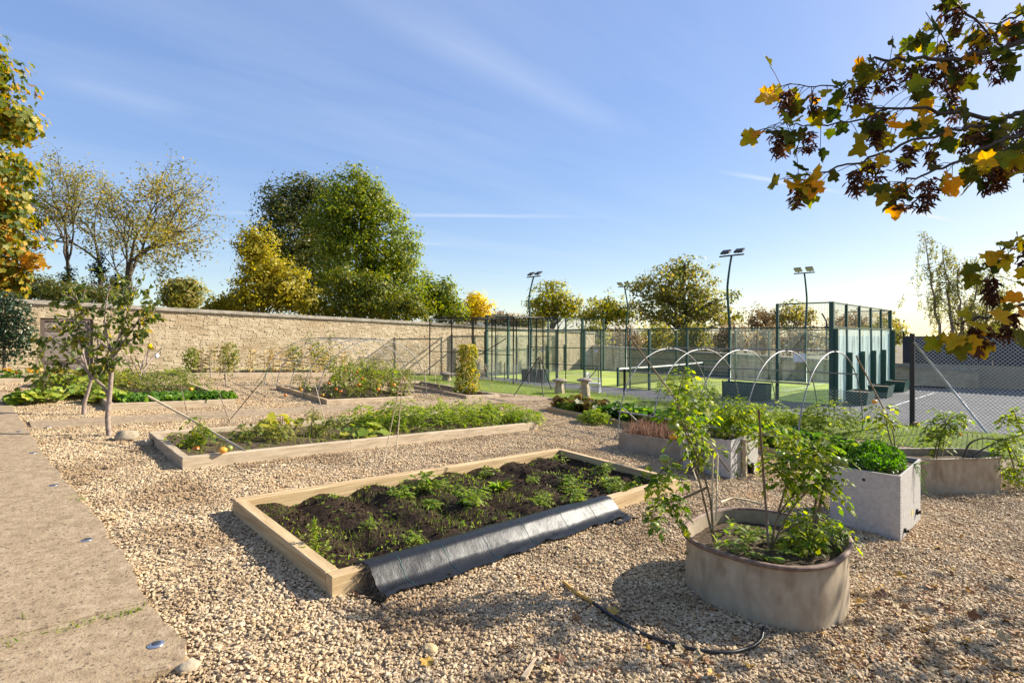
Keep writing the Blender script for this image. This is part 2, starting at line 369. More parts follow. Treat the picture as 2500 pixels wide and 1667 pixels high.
M['boulder_tan'] = pm('boulder_tan', [(.36, .24, .10), (.46, .34, .17), (.52, .4, .24)], 9, .85, bump=.4)
M['staddle'] = pm('staddle', [(.26, .2, .12), (.42, .33, .2), (.52, .44, .31)], 5, .95, bump=.7, bscale=22, second=((.20, .18, .14), 7, .52, .66))
M['staddle_cap'] = pm('staddle_cap', [(.13, .105, .08), (.25, .2, .15), (.38, .33, .27)], 8, .95, bump=.8, bscale=22)
M['paper'] = plain('paper', (.78, .78, .78), .6)
M['screen'], t = nodes('screen')
p = N(t, 'ShaderNodeBsdfPrincipled', {'Base Color': (.035, .033, .045, 1), 'Roughness': .8}); tr = N(t, 'ShaderNodeBsdfTransparent', {0: (1, 1, 1, 1)})
mx = N(t, 'ShaderNodeMixShader', {0: .05, 1: p.outputs[0], 2: tr.outputs[0]}); N(t, 'ShaderNodeOutputMaterial', {0: mx.outputs[0]})
def netmat(name, c, a):                        # fine netting seen from afar: part of the light passes between its threads
    m, t = nodes(name); p = N(t, 'ShaderNodeBsdfDiffuse', {0: c4(c)}); tr = N(t, 'ShaderNodeBsdfTransparent', {0: (1, 1, 1, 1)})
    mx = N(t, 'ShaderNodeMixShader', {0: a, 1: tr.outputs[0], 2: p.outputs[0]}); N(t, 'ShaderNodeOutputMaterial', {0: mx.outputs[0]}); return m
M['net_black'] = netmat('net_black', (.02, .022, .02), .28)
M['net_court'] = netmat('net_court', (.02, .03, .025), .55)
def glassmat(name, tint, dirt=0.):
    m, t = nodes(name); g = N(t, 'ShaderNodeNewGeometry')
    tr = N(t, 'ShaderNodeBsdfTransparent', {0: c4(tint)}); gl = N(t, 'ShaderNodeBsdfGlossy', {0: (.9, .95, .93, 1), 1: .04})
    lw = N(t, 'ShaderNodeLayerWeight', {0: .5}); pw = N(t, 'ShaderNodeMath', {0: lw.outputs['Facing'], 1: 4.}, operation='POWER'); fr = N(t, 'ShaderNodeMath', {0: pw.outputs[0], 1: .5, 2: .025}, operation='MULTIPLY_ADD'); mx = N(t, 'ShaderNodeMixShader', {0: fr.outputs[0], 1: tr.outputs[0], 2: gl.outputs[0]}); out = mx
    if dirt:                                   # limescale and condensation streaks running down the pane
        mpn = N(t, 'ShaderNodeMapping', {0: g.outputs['Position'], 'Scale': (7, 7, .5)})
        nz = N(t, 'ShaderNodeTexNoise', {0: mpn.outputs[0], 'Scale': 1., 'Detail': 6, 'Roughness': .6})
        k = ramp(t, nz.outputs[0], [(0, 0, 0), (dirt, dirt, dirt)], [.34, .58])
        d = N(t, 'ShaderNodeBsdfDiffuse', {0: (.8, .9, .87, 1)}); tl = N(t, 'ShaderNodeBsdfTranslucent', {0: (.8, .9, .87, 1)})
        dd = N(t, 'ShaderNodeMixShader', {0: .6, 1: d.outputs[0], 2: tl.outputs[0]})
        out = N(t, 'ShaderNodeMixShader', {0: k, 1: mx.outputs[0], 2: dd.outputs[0]})
    N(t, 'ShaderNodeOutputMaterial', {0: out.outputs[0]}); return m
M['glass'] = glassmat('glass', (.95, .98, .965), .035); M['glass_dirty'] = glassmat('glass_dirty', (.93, .97, .96), .95)
# foliage
M['l_tom'] = leafmat('l_tom', [(.06, .12, .012), (.13, .20, .018), (.25, .31, .025), (.38, .38, .03)], .55, spec=.25)
M['l_tom_dull'] = leafmat('l_tom_dull', [(.08, .115, .02), (.15, .19, .03), (.26, .27, .05), (.34, .29, .07)], .5)
M['l_squash'] = leafmat('l_squash', [(.08, .15, .02), (.17, .24, .025), (.30, .33, .035), (.40, .38, .05)], .4)
M['l_yellow'] = leafmat('l_yellow', [(.16, .2, .02), (.38, .36, .03), (.52, .44, .04)], .4)
M['l_kale'] = leafmat('l_kale', [(.05, .12, .02), (.11, .21, .025), (.22, .32, .05)], .35, .5, spec=.25)
M['l_chard'] = leafmat('l_chard', [(.03, .07, .015), (.06, .13, .02), (.1, .18, .025), (.24, .30, .03)], .45, .5, spec=.25)
M['l_beet'] = leafmat('l_beet', [(.07, .045, .02), (.09, .12, .025), (.18, .09, .03), (.24, .22, .03)], .4, .5, spec=.25)
M['l_feather'] = leafmat('l_feather', [(.11, .19, .02), (.2, .29, .025), (.29, .35, .03), (.36, .37, .05)], .5)
M['l_grass'] = leafmat('l_grass', [(.14, .22, .015), (.24, .33, .02), (.34, .38, .03)], .55)
M['l_weed'] = leafmat('l_weed', [(.08, .16, .02), (.16, .25, .025), (.27, .33, .04), (.30, .27, .07)], .5)
M['l_herb'] = leafmat('l_herb', [(.03, .08, .01), (.07, .16, .015), (.12, .24, .02)], .45)
M['l_thyme'] = leafmat('l_thyme', [(.05, .07, .04), (.09, .11, .06), (.14, .13, .07)], .3)
M['l_heather'] = leafmat('l_heather', [(.12, .06, .04), (.2, .12, .08), (.28, .17, .12)], .3)
M['l_corn'] = leafmat('l_corn', [(.32, .22, .09), (.46, .34, .14), (.55, .43, .2)], .35, .7)
M['l_fruit'] = leafmat('l_fruit', [(.05, .085, .015), (.10, .13, .02), (.19, .19, .03), (.5, .36, .03)], .5, pos=[.0, .5, .88, 1.0])
M['l_syc'] = leafmat('l_syc', [(.02, .035, .006), (.06, .085, .008), (.17, .15, .01), (.36, .19, .008)], .5, .45, clump=.15, cscale=2)
M['l_syc_yellow'] = leafmat('l_syc_yellow', [(.30, .22, .012), (.46, .31, .015), (.50, .27, .012)], .5, .5)
M['samara'] = leafmat('samara', [(.03, .012, .006), (.09, .035, .015), (.2, .08, .03)], .35, .6)
M['l_dead'] = leafmat('l_dead', [(.12, .055, .02), (.26, .13, .045), (.42, .25, .08), (.5, .38, .2)], .15, .7)
M['l_maple'] = leafmat('l_maple', [(.05, .085, .012), (.10, .13, .015), (.2, .2, .018), (.42, .3, .02), (.42, .19, .02)], .4, clump=.4, cscale=.35)
M['l_bean'] = leafmat('l_bean', [(.08, .12, .015), (.2, .22, .02), (.4, .34, .025), (.5, .34, .04)], .45, cscale=2.5)
M['l_olive'] = leafmat('l_olive', [(.05, .08, .01), (.11, .14, .014), (.2, .21, .02), (.32, .26, .025)], .45, cscale=.4)
M['l_orange'] = leafmat('l_orange', [(.3, .2, .02), (.5, .26, .02), (.5, .18, .02)], .4)
M['l_dark'] = leafmat('l_dark', [(.035, .055, .008), (.075, .10, .014), (.13, .14, .02), (.19, .14, .03)], .4, cscale=.3)
M['l_green'] = leafmat('l_green', [(.06, .10, .008), (.13, .18, .012), (.22, .25, .016), (.33, .31, .02)], .5, cscale=.3)
M['l_greeny'] = leafmat('l_greeny', [(.11, .14, .01), (.22, .24, .014), (.36, .32, .02), (.45, .33, .025)], .5, cscale=.3)
M['l_gold'] = leafmat('l_gold', [(.15, .15, .012), (.27, .24, .016), (.40, .33, .02), (.48, .36, .025)], .45, cscale=.4)
M['l_brightgold'] = leafmat('l_brightgold', [(.5, .38, .012), (.66, .5, .015), (.74, .56, .03)], .4)
M['l_sparse'] = leafmat('l_sparse', [(.13, .14, .02), (.22, .21, .03), (.36, .29, .05), (.46, .32, .07)], .5)
M['l_far'] = leafmat('l_far', [(.09, .11, .02), (.17, .18, .03), (.27, .24, .04), (.33, .24, .06)], .5, cscale=.2)
M['l_brown'] = leafmat('l_brown', [(.16, .12, .06), (.27, .19, .09), (.36, .25, .12)], .45, cscale=.2)
M['l_birch'] = leafmat('l_birch', [(.11, .12, .025), (.2, .2, .035), (.33, .28, .05)], .5)
M['l_ivy'] = leafmat('l_ivy', [(.008, .02, .006), (.02, .04, .012), (.05, .08, .02)], .15, .35, spec=.5)
M['l_shrub'] = leafmat('l_shrub', [(.01, .03, .012), (.025, .055, .02), (.07, .1, .045)], .2, .35, spec=.5)
M['amaranth'] = plain('amaranth', (.16, .008, .02), .7)
# ---------------------------------------------------------------- the ground
def sheet(name, x0, x1, y0, y1, nx, ny, mat, dz=0., zf=None, kind='structure'):
    xs = np.linspace(x0, x1, nx); ys = np.linspace(y0, y1, ny); X, Y = np.meshgrid(xs, ys)
    Z = Gn(X, Y)+dz if zf is None else zf(X, Y)
    i = np.arange(ny-1)[:, None]*nx; j = np.arange(nx-1)[None]
    F = np.stack([i+j, i+j+1, i+nx+j+1, i+nx+j], -1).reshape(-1, 4)
    o = mk(name, np.stack([X, Y, Z], -1).reshape(-1, 3), F, mat, smooth=True)
    if kind: o['kind'] = kind
    return o
def far_z(X, Y):
    r = np.hypot(X, Y); return Gn(X, Y)-.06-.0*r
xs = np.concatenate([[-1500, -600, -250, -100, -50], np.arange(-30, 61, 1.5), [80, 120, 250, 600, 1500]])
X, Y = np.meshgrid(xs, xs); Z = far_z(X, Y); n = len(xs)
i = np.arange(n-1)[:, None]*n; j = np.arange(n-1)[None]
ground = mk('ground', np.stack([X, Y, Z], -1).reshape(-1, 3), np.stack([i+j, i+j+1, i+n+j+1, i+n+j], -1).reshape(-1, 4), M['field'], smooth=True); ground['kind'] = 'structure'
gp_ = sheet('gravel_path', -8, 17.2, -6, 26.2, 60, 60, M['gravel_bed'], .002)
# loose gravel: patches of real stones strewn over the path
def stone_patch(k, n=150, w=.33):
    ico = (1+5**.5)/2
    IV = unit(np.array([(-1, ico, 0), (1, ico, 0), (-1, -ico, 0), (1, -ico, 0), (0, -1, ico), (0, 1, ico), (0, -1, -ico), (0, 1, -ico), (ico, 0, -1), (ico, 0, 1), (-ico, 0, -1), (-ico, 0, 1)], float))
    IF = np.array([(0, 11, 5), (0, 5, 1), (0, 1, 7), (0, 7, 10), (0, 10, 11), (1, 5, 9), (5, 11, 4), (11, 10, 2), (10, 7, 6), (7, 1, 8), (3, 9, 4), (3, 4, 2), (3, 2, 6), (3, 6, 8), (3, 8, 9), (4, 9, 5), (2, 4, 11), (6, 2, 10), (8, 6, 7), (9, 8, 1)])
    V = []; F = []
    for q in range(n):
        s = .0062+.0105*rng.random()**2.2
        sc = s*np.array((1.25+.5*rng.random(), .8+.35*rng.random(), .55+.3*rng.random()))
        v = IV*(1+.22*rng.normal(size=(12, 1)))*sc
        a = rng.random()*6.28; b = rng.normal()*.35; ca, sa, cb, sb = math.cos(a), math.sin(a), math.cos(b), math.sin(b)
        v = v@np.array([(1, 0, 0), (0, cb, -sb), (0, sb, cb)]).T@np.array([(ca, -sa, 0), (sa, ca, 0), (0, 0, 1)]).T
        V.append(v+np.array(((rng.random()-.5)*w, (rng.random()-.5)*w, .002+.022*rng.random()))); F.append(IF+12*q)
    me = bpy.data.meshes.new('stone_patch'); me.from_pydata(np.concatenate(V).tolist(), [], np.concatenate(F).tolist()); me.materials.append(M['stone_gravel'])
    return bpy.data.objects.new('stone_patch', me)
BED = []                                     # rectangles the gravel leaves free
def scatter(name, pts, coll, label, smin, smax):
    me = bpy.data.meshes.new(name); me.vertices.add(len(pts)); me.vertices.foreach_set('co', np.asarray(pts, np.float32).ravel()); me.update()
    o = bpy.data.objects.new(name, me); col.objects.link(o); tag(o, label, None, None, 'stuff')
    ng = bpy.data.node_groups.new(name, 'GeometryNodeTree')
    ng.interface.new_socket('Geometry', in_out='INPUT', socket_type='NodeSocketGeometry'); ng.interface.new_socket('Geometry', in_out='OUTPUT', socket_type='NodeSocketGeometry')
    a = ng.nodes.new('NodeGroupInput'); b = ng.nodes.new('NodeGroupOutput'); m2p = ng.nodes.new('GeometryNodeMeshToPoints')
    ip = ng.nodes.new('GeometryNodeInstanceOnPoints'); ci = ng.nodes.new('GeometryNodeCollectionInfo'); ci.inputs['Collection'].default_value = coll
    ci.inputs['Separate Children'].default_value = True; ci.inputs['Reset Children'].default_value = True; ip.inputs['Pick Instance'].default_value = True
    r = ng.nodes.new('FunctionNodeRandomValue'); r.data_type = 'FLOAT_VECTOR'; r.inputs[0].default_value = (-.04, -.04, 0); r.inputs[1].default_value = (.04, .04, 6.283)
    s = ng.nodes.new('FunctionNodeRandomValue'); s.data_type = 'FLOAT'; s.inputs[2].default_value = smin; s.inputs[3].default_value = smax; s.inputs['Seed'].default_value = 3
    L = ng.links.new; L(a.outputs[0], m2p.inputs[0]); L(m2p.outputs[0], ip.inputs['Points']); L(ci.outputs[0], ip.inputs['Instance']); L(r.outputs[0], ip.inputs['Rotation']); L(s.outputs[1], ip.inputs['Scale']); L(ip.outputs[0], b.inputs[0])
    md = o.modifiers.new('scatter', 'NODES'); md.node_group = ng; return o

# concrete path of cast slabs down the left, its edge crumbling into the gravel
path = tag(bpy.data.objects.new('concrete_path', None), kind='structure'); col.objects.link(path); path.location = (0, 8, G(0, 8)); path['label'] = 'tan concrete path of cast slabs with a crumbling gravel-side edge'
EDGE = [(4.30, .98), (4.62, 1.09), (5.38, 1.0), (6.55, 1.0), (8.38, .92), (10.26, .79), (10.85, .75), (11.4, .73), (13.0, .67), (14.7, .60), (17.4, .50), (20.2, .36), (24, .2)]
def edge_x(y): return float(np.interp(y, [e[0] for e in EDGE], [e[1] for e in EDGE]))
def slab(y0, y1, x0, h, sk0=0., sk1=0.):
    ys = np.linspace(y0+.006, y1-.006, max(6, int((y1-y0)/.05)))
    right = [(edge_x(y)+.07*float(fbm(np.array(y*3.), np.array(2.), 3))+.05*float(fbm(np.array(y*12.), np.array(5.), 9)), y) for y in ys]
    poly = [(x0, y0+.006+sk0), ]+right+[(x0, y1-.006+sk1)]
    mb = MB(); n = len(poly); mb.prism(poly, -.05, h); return mb.build('slab', M['concrete'], path)
cuts = [4.3, 5.4, 10.27, 10.86, 16.3, 20.6, 24.0]
for k in range(len(cuts)-1): slab(cuts[k], cuts[k+1], -1.6, .062+.004*(k % 2), 0, 0)
strip = tag(bpy.data.objects.new('concrete_strip', None), kind='structure'); col.objects.link(strip); strip.location = (8, 15, G(8, 15)); strip['label'] = 'narrow concrete strip crossing the gravel between the beds'
for k, (a, b) in enumerate([(.69, 3.4), (3.4, 6.6), (6.6, 10.2), (10.2, 13.6), (13.6, 16.6)]):
    xs_ = np.linspace(a+.006, b-.006, 24); mb = MB()
    lo = [(x, 14.36+.05*float(fbm(np.array(x*2.), np.array(1.), 4))) for x in xs_]; hi = [(x, 15.45+.06*float(fbm(np.array(x*2.), np.array(7.), 4))) for x in xs_[::-1]]
    mb.prism(lo+hi, -.05, .036+.004*(k % 2)); mb.build('slab', M['concrete'], strip)
# path stud lights
for k, (px, py) in enumerate([(381, 1572), (212, 1317), (131, 1184), (81, 1105), (46, 1053), (118, 1041)]):
    p = P(px, py, .066); e = empty('stud_light', p, 'flat round stainless steel stud light set into the concrete', 'path light', 'stud lights in the concrete')
    an = np.linspace(0, 2*math.pi, 25)[:-1]; mb = MB(); R = .056
    rings = [(R, 0), (R, .003), (R*.8, .007), (R*.55, .008)]
    V = np.concatenate([np.stack([p[0]+r*np.cos(an), p[1]+r*np.sin(an), np.full(24, p[2]+h)], -1) for r, h in rings])
    i = np.arange(3)[:, None]*24; j = np.arange(24)[None]; mb.add(V, [np.stack([i+j, i+(j+1) % 24, i+24+(j+1) % 24, i+24+j], -1).reshape(-1, 4)])
    mb.build('ring', plain('stud_steel', (.55, .55, .56), .22, .9) if k == 0 else bpy.data.materials['stud_steel'], e, True)
    mb = MB(); mb.sphere((p[0], p[1], p[2]+.004), (R*.56, R*.56, .007), 16, 7)
    mb.build('lens', plain('stud_lens', (.05, .055, .07), .12, .3) if k == 0 else bpy.data.materials['stud_lens'], e, True)

# ---------------------------------------------------------------- raised beds
def soil_part(bed, x0, x1, y0, y1, h, amp, mat, seed, ridges=0., step=.06):
    nx = max(4, int((x1-x0)/step)); ny = max(4, int((y1-y0)/step)); xs = np.linspace(x0, x1, nx); ys = np.linspace(y0, y1, ny); X, Y = np.meshgrid(xs, ys)
    Z = Gn(X, Y)+h+amp*fbm(X*2.2, Y*2.2, seed, 5)*2+amp*.5*fbm(X*11, Y*11, seed+9, 2)
    if ridges: Z = Z+ridges*(np.abs(np.sin((X+.16*fbm(Y*1.3, X, 4))*math.pi/.74))-.6)*(.6+.8*vnoise(X*1.3, Y*1.7, 8))
    if ridges: Z = Z+.035*fbm(X*7, Y*7, seed+4, 3)+.03*fbm(X*19, Y*19, seed+5, 2)
    Z = np.clip(Z, Gn(X, Y)+.03, Gn(X, Y)+.3)
    i = np.arange(ny-1)[:, None]*nx; j = np.arange(nx-1)[None]
    return mk('soil', np.stack([X, Y, Z], -1).reshape(-1, 3), np.stack([i+j, i+j+1, i+nx+j+1, i+nx+j], -1).reshape(-1, 4), mat, bed, True), (x0, y0, xs, ys, Z)
def raised_bed(label, x0, x1, y0, y1, h=.2, w=.12, L=3.0, mx='wood_x', my='wood_y', soilh=.1, amp=.03, soil='soil', ridges=0, seed=1, group=None, step=.07, capped=True):
    e = empty('raised_bed', ((x0+x1)/2, (y0+y1)/2, G((x0+x1)/2, (y0+y1)/2)), label, 'raised bed', group)
    BED.append((x0-.02, x1+.02, y0-.02, y1+.02))
    def beams(a, b):
        n = max(1, int(round((b-a)/L))); c = [a+(b-a)*min(1, (q*L)/(b-a)) for q in range(n)]+[b]; return list(zip(c[:-1], c[1:]))
    def timber(bx, m):
        a, b, c, d = bx; j = rng.normal(size=2)*.004; mb = MB(); bv = .007
        q = [(a, c), (b, c), (b, d), (a, d)]; qi = [(a+bv, c+bv), (b-bv, c+bv), (b-bv, d-bv), (a+bv, d-bv)]
        lo = [(x, y, G(x, y)-.04) for x, y in q]; mi = [(x, y, G(x, y)+h+j[0]-bv) for x, y in q]; hi = [(x, y, G(x, y)+h+j[0]) for x, y in qi]
        i = np.arange(4); k = (i+1) % 4
        mb.add(lo+mi+hi, [np.concatenate([np.stack([i, k, 4+k, 4+i], -1), np.stack([4+i, 4+k, 8+k, 8+i], -1), [(8, 9, 10, 11)]])])
        mb.build('timber', M[m], e)
    for a, b in beams(x0, x1): timber((a+.0015, b-.0015, y0, y0+w), mx); timber((a+.0015, b-.0015, y1-w, y1), mx)
    for a, b in beams(y0+w+.002, y1-w-.002): timber((x0, x0+w, a+.0015, b-.0015), my); timber((x1-w, x1, a+.0015, b-.0015), my)
    so, info = soil_part(e, x0+w-.02, x1-w+.02, y0+w-.02, y1-w+.02, soilh, amp, M[soil], seed, ridges, step)
    return e, info
bed1, S1 = raised_bed('raised bed of new sleepers holding bare dark soil and black fabric', 2.25, 8.55, 4.62, 7.35, .21, .13, 3.1, soilh=.085, amp=.035, ridges=.09, seed=3, step=.034)
bed2, S2 = raised_bed('long sleeper bed of feathery greens with an orange tomato on its edge', 2.27, 10.6, 9.83, 12.3, .21, .13, 2.9, 'wood_old_x', 'wood_old_y', .12, .03, 'soil_dry', seed=5)
bed3, S3 = raised_bed('sleeper bed of tomato plants under the steel hoops by the wall', 7.5, 10.65, 15.75, 19.75, .17, .12, 3.2, 'wood_old_x', 'wood_y', .08, .03, 'soil_dry', seed=6)
bed4, S4 = raised_bed('sleeper bed of kale and squash behind the young fruit trees', 2.2, 5.1, 16.4, 21.3, .19, .12, 3.0, 'wood_old_x', 'wood_old_y', .1, .03, 'soil_dry', seed=7)
bed5, S5 = raised_bed('sleeper bed of dry corn stalks at the foot of the stone wall', 5.75, 13.2, 24.35, 25.75, .18, .14, 3.0, 'wood_old_x', 'wood_old_y', .1, .03, 'soil_dry', seed=8)
bed6, S6 = raised_bed('narrow sleeper bed of canes and a climbing bean beside the grass', 12.8, 14.5, 15.5, 20.8, .15, .12, 3.0, 'wood_old_x', 'wood_old_y', .06, .03, 'soil', seed=9)
bed7, S7 = raised_bed('sleeper bed of beet and chard under the larger hoop tunnel', 13.5, 15.1, 2.9, 12.1, .16, .12, 3.0, 'wood_x', 'wood_y', .08, .03, 'soil', seed=10)
bed8, S8 = raised_bed('weathered sleeper bed of orange flowers below the wooden door', -2.2, 2.6, 23.0, 24.6, .16, .14, 3.0, 'wood_old_x', 'wood_old_y', .1, .03, 'soil_dry', seed=12)
def soil_z(S, x, y):
    x0, y0, xs, ys, Z = S; i = np.clip(np.searchsorted(xs, x)-1, 0, len(xs)-1); j = np.clip(np.searchsorted(ys, y)-1, 0, len(ys)-1); return Z[j, i]

# gravel points: wherever the path shows, thinner far away
pts = []
st = .2
for gy in np.arange(-1, 26, st):
    for gx in np.arange(-.5, 17, st):
        x = gx+(rng.random()-.5)*st*.9; y = gy+(rng.random()-.5)*st*.9
        D = x*FW[0]+y*FW[1]; X = x*RT[0]+y*RT[1]
        if D < 1.6 or abs(X) > D*1.02+.6: continue
        if y > 4.25 and x < edge_x(y)-.1: continue
        if 14.56 < y < 15.26: continue
        if any(a+.16 < x < b-.16 and c+.16 < y < d-.16 for a, b, c, d in BED): continue
        if D > 14 and rng.random() < .25: continue
        if x > 15.6+.5*math.sin(y) : continue
        pts.append((x, y, G(x, y)))
stones = bpy.data.collections.new('stones')
for k in range(10): stones.objects.link(stone_patch(k))
scatter('gravel', pts, stones, 'loose golden gravel spread between the raised beds', .95, 1.25)

# ---------------------------------------------------------------- grass verge
def blades(name, pts, L, label, mat, parent=None, wid=1.):
    pts = np.asarray(pts); n = len(pts); ax = rng.normal(size=(n, 3))*.45; ax[:, 2] = 1
    V, F = leaves('blade', pts, ax, rdir(n), L*(.6+.8*rng.random(n)))
    o = mk(name, V, F, mat, parent); tag(o, label, None, None, 'stuff'); return o
M['turf_soil'] = pm('turf_soil', [(.07, .10, .018), (.13, .17, .025), (.18, .2, .04)], 3, .95, bump=.8, bscale=40)
verge = []
def verge_edge(y): return float(np.interp(y, [-6, 0, 2, 4, 8, 12, 16, 18, 21, 26.5], [17.3, 17.0, 16.8, 16.9, 16.6, 16.4, 16.5, 15.4, 15.0, 14.6]))
ys = np.linspace(-6, 26.6, 120); V = []
for y in ys:
    a = verge_edge(y)+.25*float(fbm(np.array(y*1.5), np.array(3.), 6)); b = float(np.interp(y, [-6, 8, 12, 22, 26.6], [19.75, 19.6, 19.0, 19.6, 19.6]))
    V += [(a+(b-a)*t, y, G(a+(b-a)*t, y)+.012+.03*(1 if .1 < t < .95 else 0)) for t in np.linspace(0, 1, 6)]
i = np.arange(len(ys)-1)[:, None]*6; j = np.arange(5)[None]
o = mk('grass_verge', V, np.stack([i+j, i+j+1, i+6+j+1, i+6+j], -1).reshape(-1, 4), M['turf_soil'], smooth=True); o['kind'] = 'structure'
for _ in range(26000):
    y = -3+rng.random()*29; a = verge_edge(y)-.1; x = a+(19.6-a)*rng.random()
    if fbm(np.array(x*1.2), np.array(y*1.2), 5) > -.12+.1*rng.normal(): verge.append((x, y, G(x, y)+.01))
blades('grass', verge, .13, 'bright green grass growing along the verge', M['l_grass'])
g2 = [(5.5+rng.random()*12, 26.1+rng.random()*.9) for _ in range(5200)]
blades('grass', [(x, y, G(x, y)-.02 if x < 12 else -SL*(x-y)-.05) for x, y in g2], .2, 'strip of green grass at the foot of the stone wall', M['l_grass'])

# ---------------------------------------------------------------- tarmac, its lines
sheet('tarmac', 18.9, 46, -22, 26.6, 60, 60, M['tarmac'], .006)
def paint(name, pts, w, h, label):
    pts = [np.array(p) for p in pts]; mb = MB()
    V = []
    for k, p in enumerate(pts):
        t = pts[min(k+1, len(pts)-1)]-pts[max(k-1, 0)]; t = t/np.linalg.norm(t); n = np.array((-t[1], t[0]))*w/2
        for q in (p-n, p+n): V.append((q[0], q[1], G(q[0], q[1])+h))
    m = len(pts); i = np.arange(m-1)*2
    o = mk(name, V, np.stack([i, i+2, i+3, i+1], -1), M['white_paint']); o['kind'] = 'structure'; o['label'] = label; return o
def sub(a, b, n=20): return [np.array(a)*(1-t)+np.array(b)*t for t in np.linspace(0, 1, n)]
q0 = P(2170, 995); q1 = P(2285, 958)
paint('court_line', sub(q0[:2], q1[:2]), .06, .012, 'white line painted on the grey tarmac')
# ---------------------------------------------------------------- stone garden walls
def wall_run(name, label, a, b, axis, base, top, thick, door=None, single=0, lmin=.11, lmax=.38, face=-1, coph=.13, near=lambda p: 0, copL=.7):
    """rubble wall along x ('x': at y=const) or y; stones are real blocks on the visible face, a coping of slabs on top"""
    (u0, u1), c = a, b
    mid = (u0+u1)/2; o3 = (lambda u, v, z: (u, v, z)) if axis == 'x' else (lambda u, v, z: (v, u, z))
    e = empty(name, o3(mid, c, base(mid)), label, 'wall')
    mb = MB(); n = 24
    us = np.linspace(u0, u1, n)
    segs = [(u0, u1)] if not door else [(u0, door[0]), (door[1], u1)]
    for s0, s1 in segs:
        for q in range(8):
            ua, ub = s0+(s1-s0)*q/8, s0+(s1-s0)*(q+1)/8
            va, vb = (c, c+thick) if face < 0 else (c-thick, c)
            mb.box8([o3(*p) for p in ([(ua, va, base(ua)-.1), (ub, va, base(ub)-.1), (ub, vb, base(ub)-.1), (ua, vb, base(ua)-.1), (ua, va, top(ua)), (ub, va, top(ub)), (ub, vb, top(ub)), (ua, vb, top(ua))])])
    if door:
        ua, ub = door[0], door[1]; va, vb = (c, c+thick)
        mb.box8([o3(*p) for p in [(ua, va, door[2]), (ub, va, door[2]), (ub, vb, door[2]), (ua, vb, door[2]), (ua, va, top(ua)), (ub, va, top(ub)), (ub, vb, top(ub)), (ua, vb, top(ua))]])
    mb.build('core', M['wall_core'], e)
    blocks = []; z = 0.; H = top(mid)-base(mid)
    while z < 1.0:
        ch = (.055+.04*rng.random())/H; z2 = min(1., z+ch)
        if 1-z2 < .03: z2 = 1.
        u = u0-rng.random()*.3
        while u < u1:
            L = lmin+(lmax-lmin)*rng.random()**1.5; ua, ub = max(u, u0), min(u+L, u1); u += L
            if ub-ua < .05: continue
            um = (ua+ub)/2
            zz = lambda uu, t: base(uu)-.05+(top(uu)-base(uu)+.05)*t
            if door and ub > door[0] and ua < door[1] and zz(um, z) < door[2]+.02: continue
            pr = .004+.022*rng.random()**1.7; g = .003; j = lambda: rng.normal()*.003
            f0 = c+.003; f1 = c-pr if face < 0 else c+pr
            if face > 0: f0 = c-.003
            P0 = [(ua+g, f0, zz(ua, z)+g), (ub-g, f0, zz(ub, z)+g), (ub-g, f0, zz(ub, z2)-g), (ua+g, f0, zz(ua, z2)-g)]
            P1 = [(x+(.008 if k in (0, 3) else -.008)+j(), f1+j(), zq+(.006 if k < 2 else -.006)+j()) for k, (x, _, zq) in enumerate(P0)]
            blocks.append([o3(*p) for p in P0+P1])
        z = z2
    F = np.array([(4, 5, 6, 7), (0, 1, 5, 4), (1, 2, 6, 5), (2, 3, 7, 6), (3, 0, 4, 7)])
    B = np.array(blocks)
    if single:
        key = np.array([near(b.mean(0))*(np.linalg.norm(b[1]-b[0])) for b in B]); order = np.argsort(-key); pick = order[:single]; rest = order[single:]
        for k in pick: mk('stone', B[k], F, M['wall_stone'], e)
    else: rest = np.arange(len(B))
    R = B[rest]; off = (np.arange(len(R))*8)[:, None, None]
    so = mk('stonework', R.reshape(-1, 3), (F[None]+off).reshape(-1, 4), M['wall_stone'], e); so['kind'] = 'stuff'
    for lay, (h0, h1, ov) in enumerate([(0, .055, .10), (.058, .11, .05), (.113, .16, -.01)][:3 if coph > .1 else 2]):
        u = u0-rng.random()*.4
        while u < u1:
            L = copL*(.6+.7*rng.random()); ua, ub = max(u, u0), min(u+L-.008, u1); u += L
            if ub-ua < .1: continue
            o_ = ov+rng.normal()*.006; va, vb = (c-o_, c+thick+o_) if face < 0 else (c-thick-o_, c+o_)
            j = [rng.normal()*.003 for _ in range(8)]
            mb = MB(); mb.box8([o3(*p) for p in [(ua, va, top(ua)+h0), (ub, va, top(ub)+h0), (ub, vb, top(ub)+h0), (ua, vb, top(ua)+h0), (ua, va+j[0], top(ua)+h1+j[1]*.5), (ub, va+j[2], top(ub)+h1+j[1]*.5), (ub, vb, top(ub)+h1), (ua, vb, top(ua)+h1)]])
            mb.build('coping_stone', M['coping'], e)
    return e
W1Y = 27.3
w1b = lambda x: -SL*(x-W1Y)-.06
w1t = lambda x: -SL*(x-W1Y)+2.60+.0145*(x-5)
def n1(p):
    px, py, D = PJ(p); return (1000./D if 0 < px < 2500 and py < 900 else 0)
wall1 = wall_run('garden_wall', 'long pale rubble stone wall with a flat stone coping', (-5, 36.4), W1Y, 'x', w1b, w1t, .42, door=(1.55, 3.15, w1b(2.3)+2.12), single=300, near=n1)
w2b = lambda y: -.28
w2t = lambda y: 1.0+(y-12.7)*.0354
wall2 = wall_run('boundary_wall', 'low shaded stone wall running behind the padel court', (3.0, 27.25), 36.0, 'y', w2b, w2t, .45, single=0, lmin=.2, lmax=.6, copL=.8)
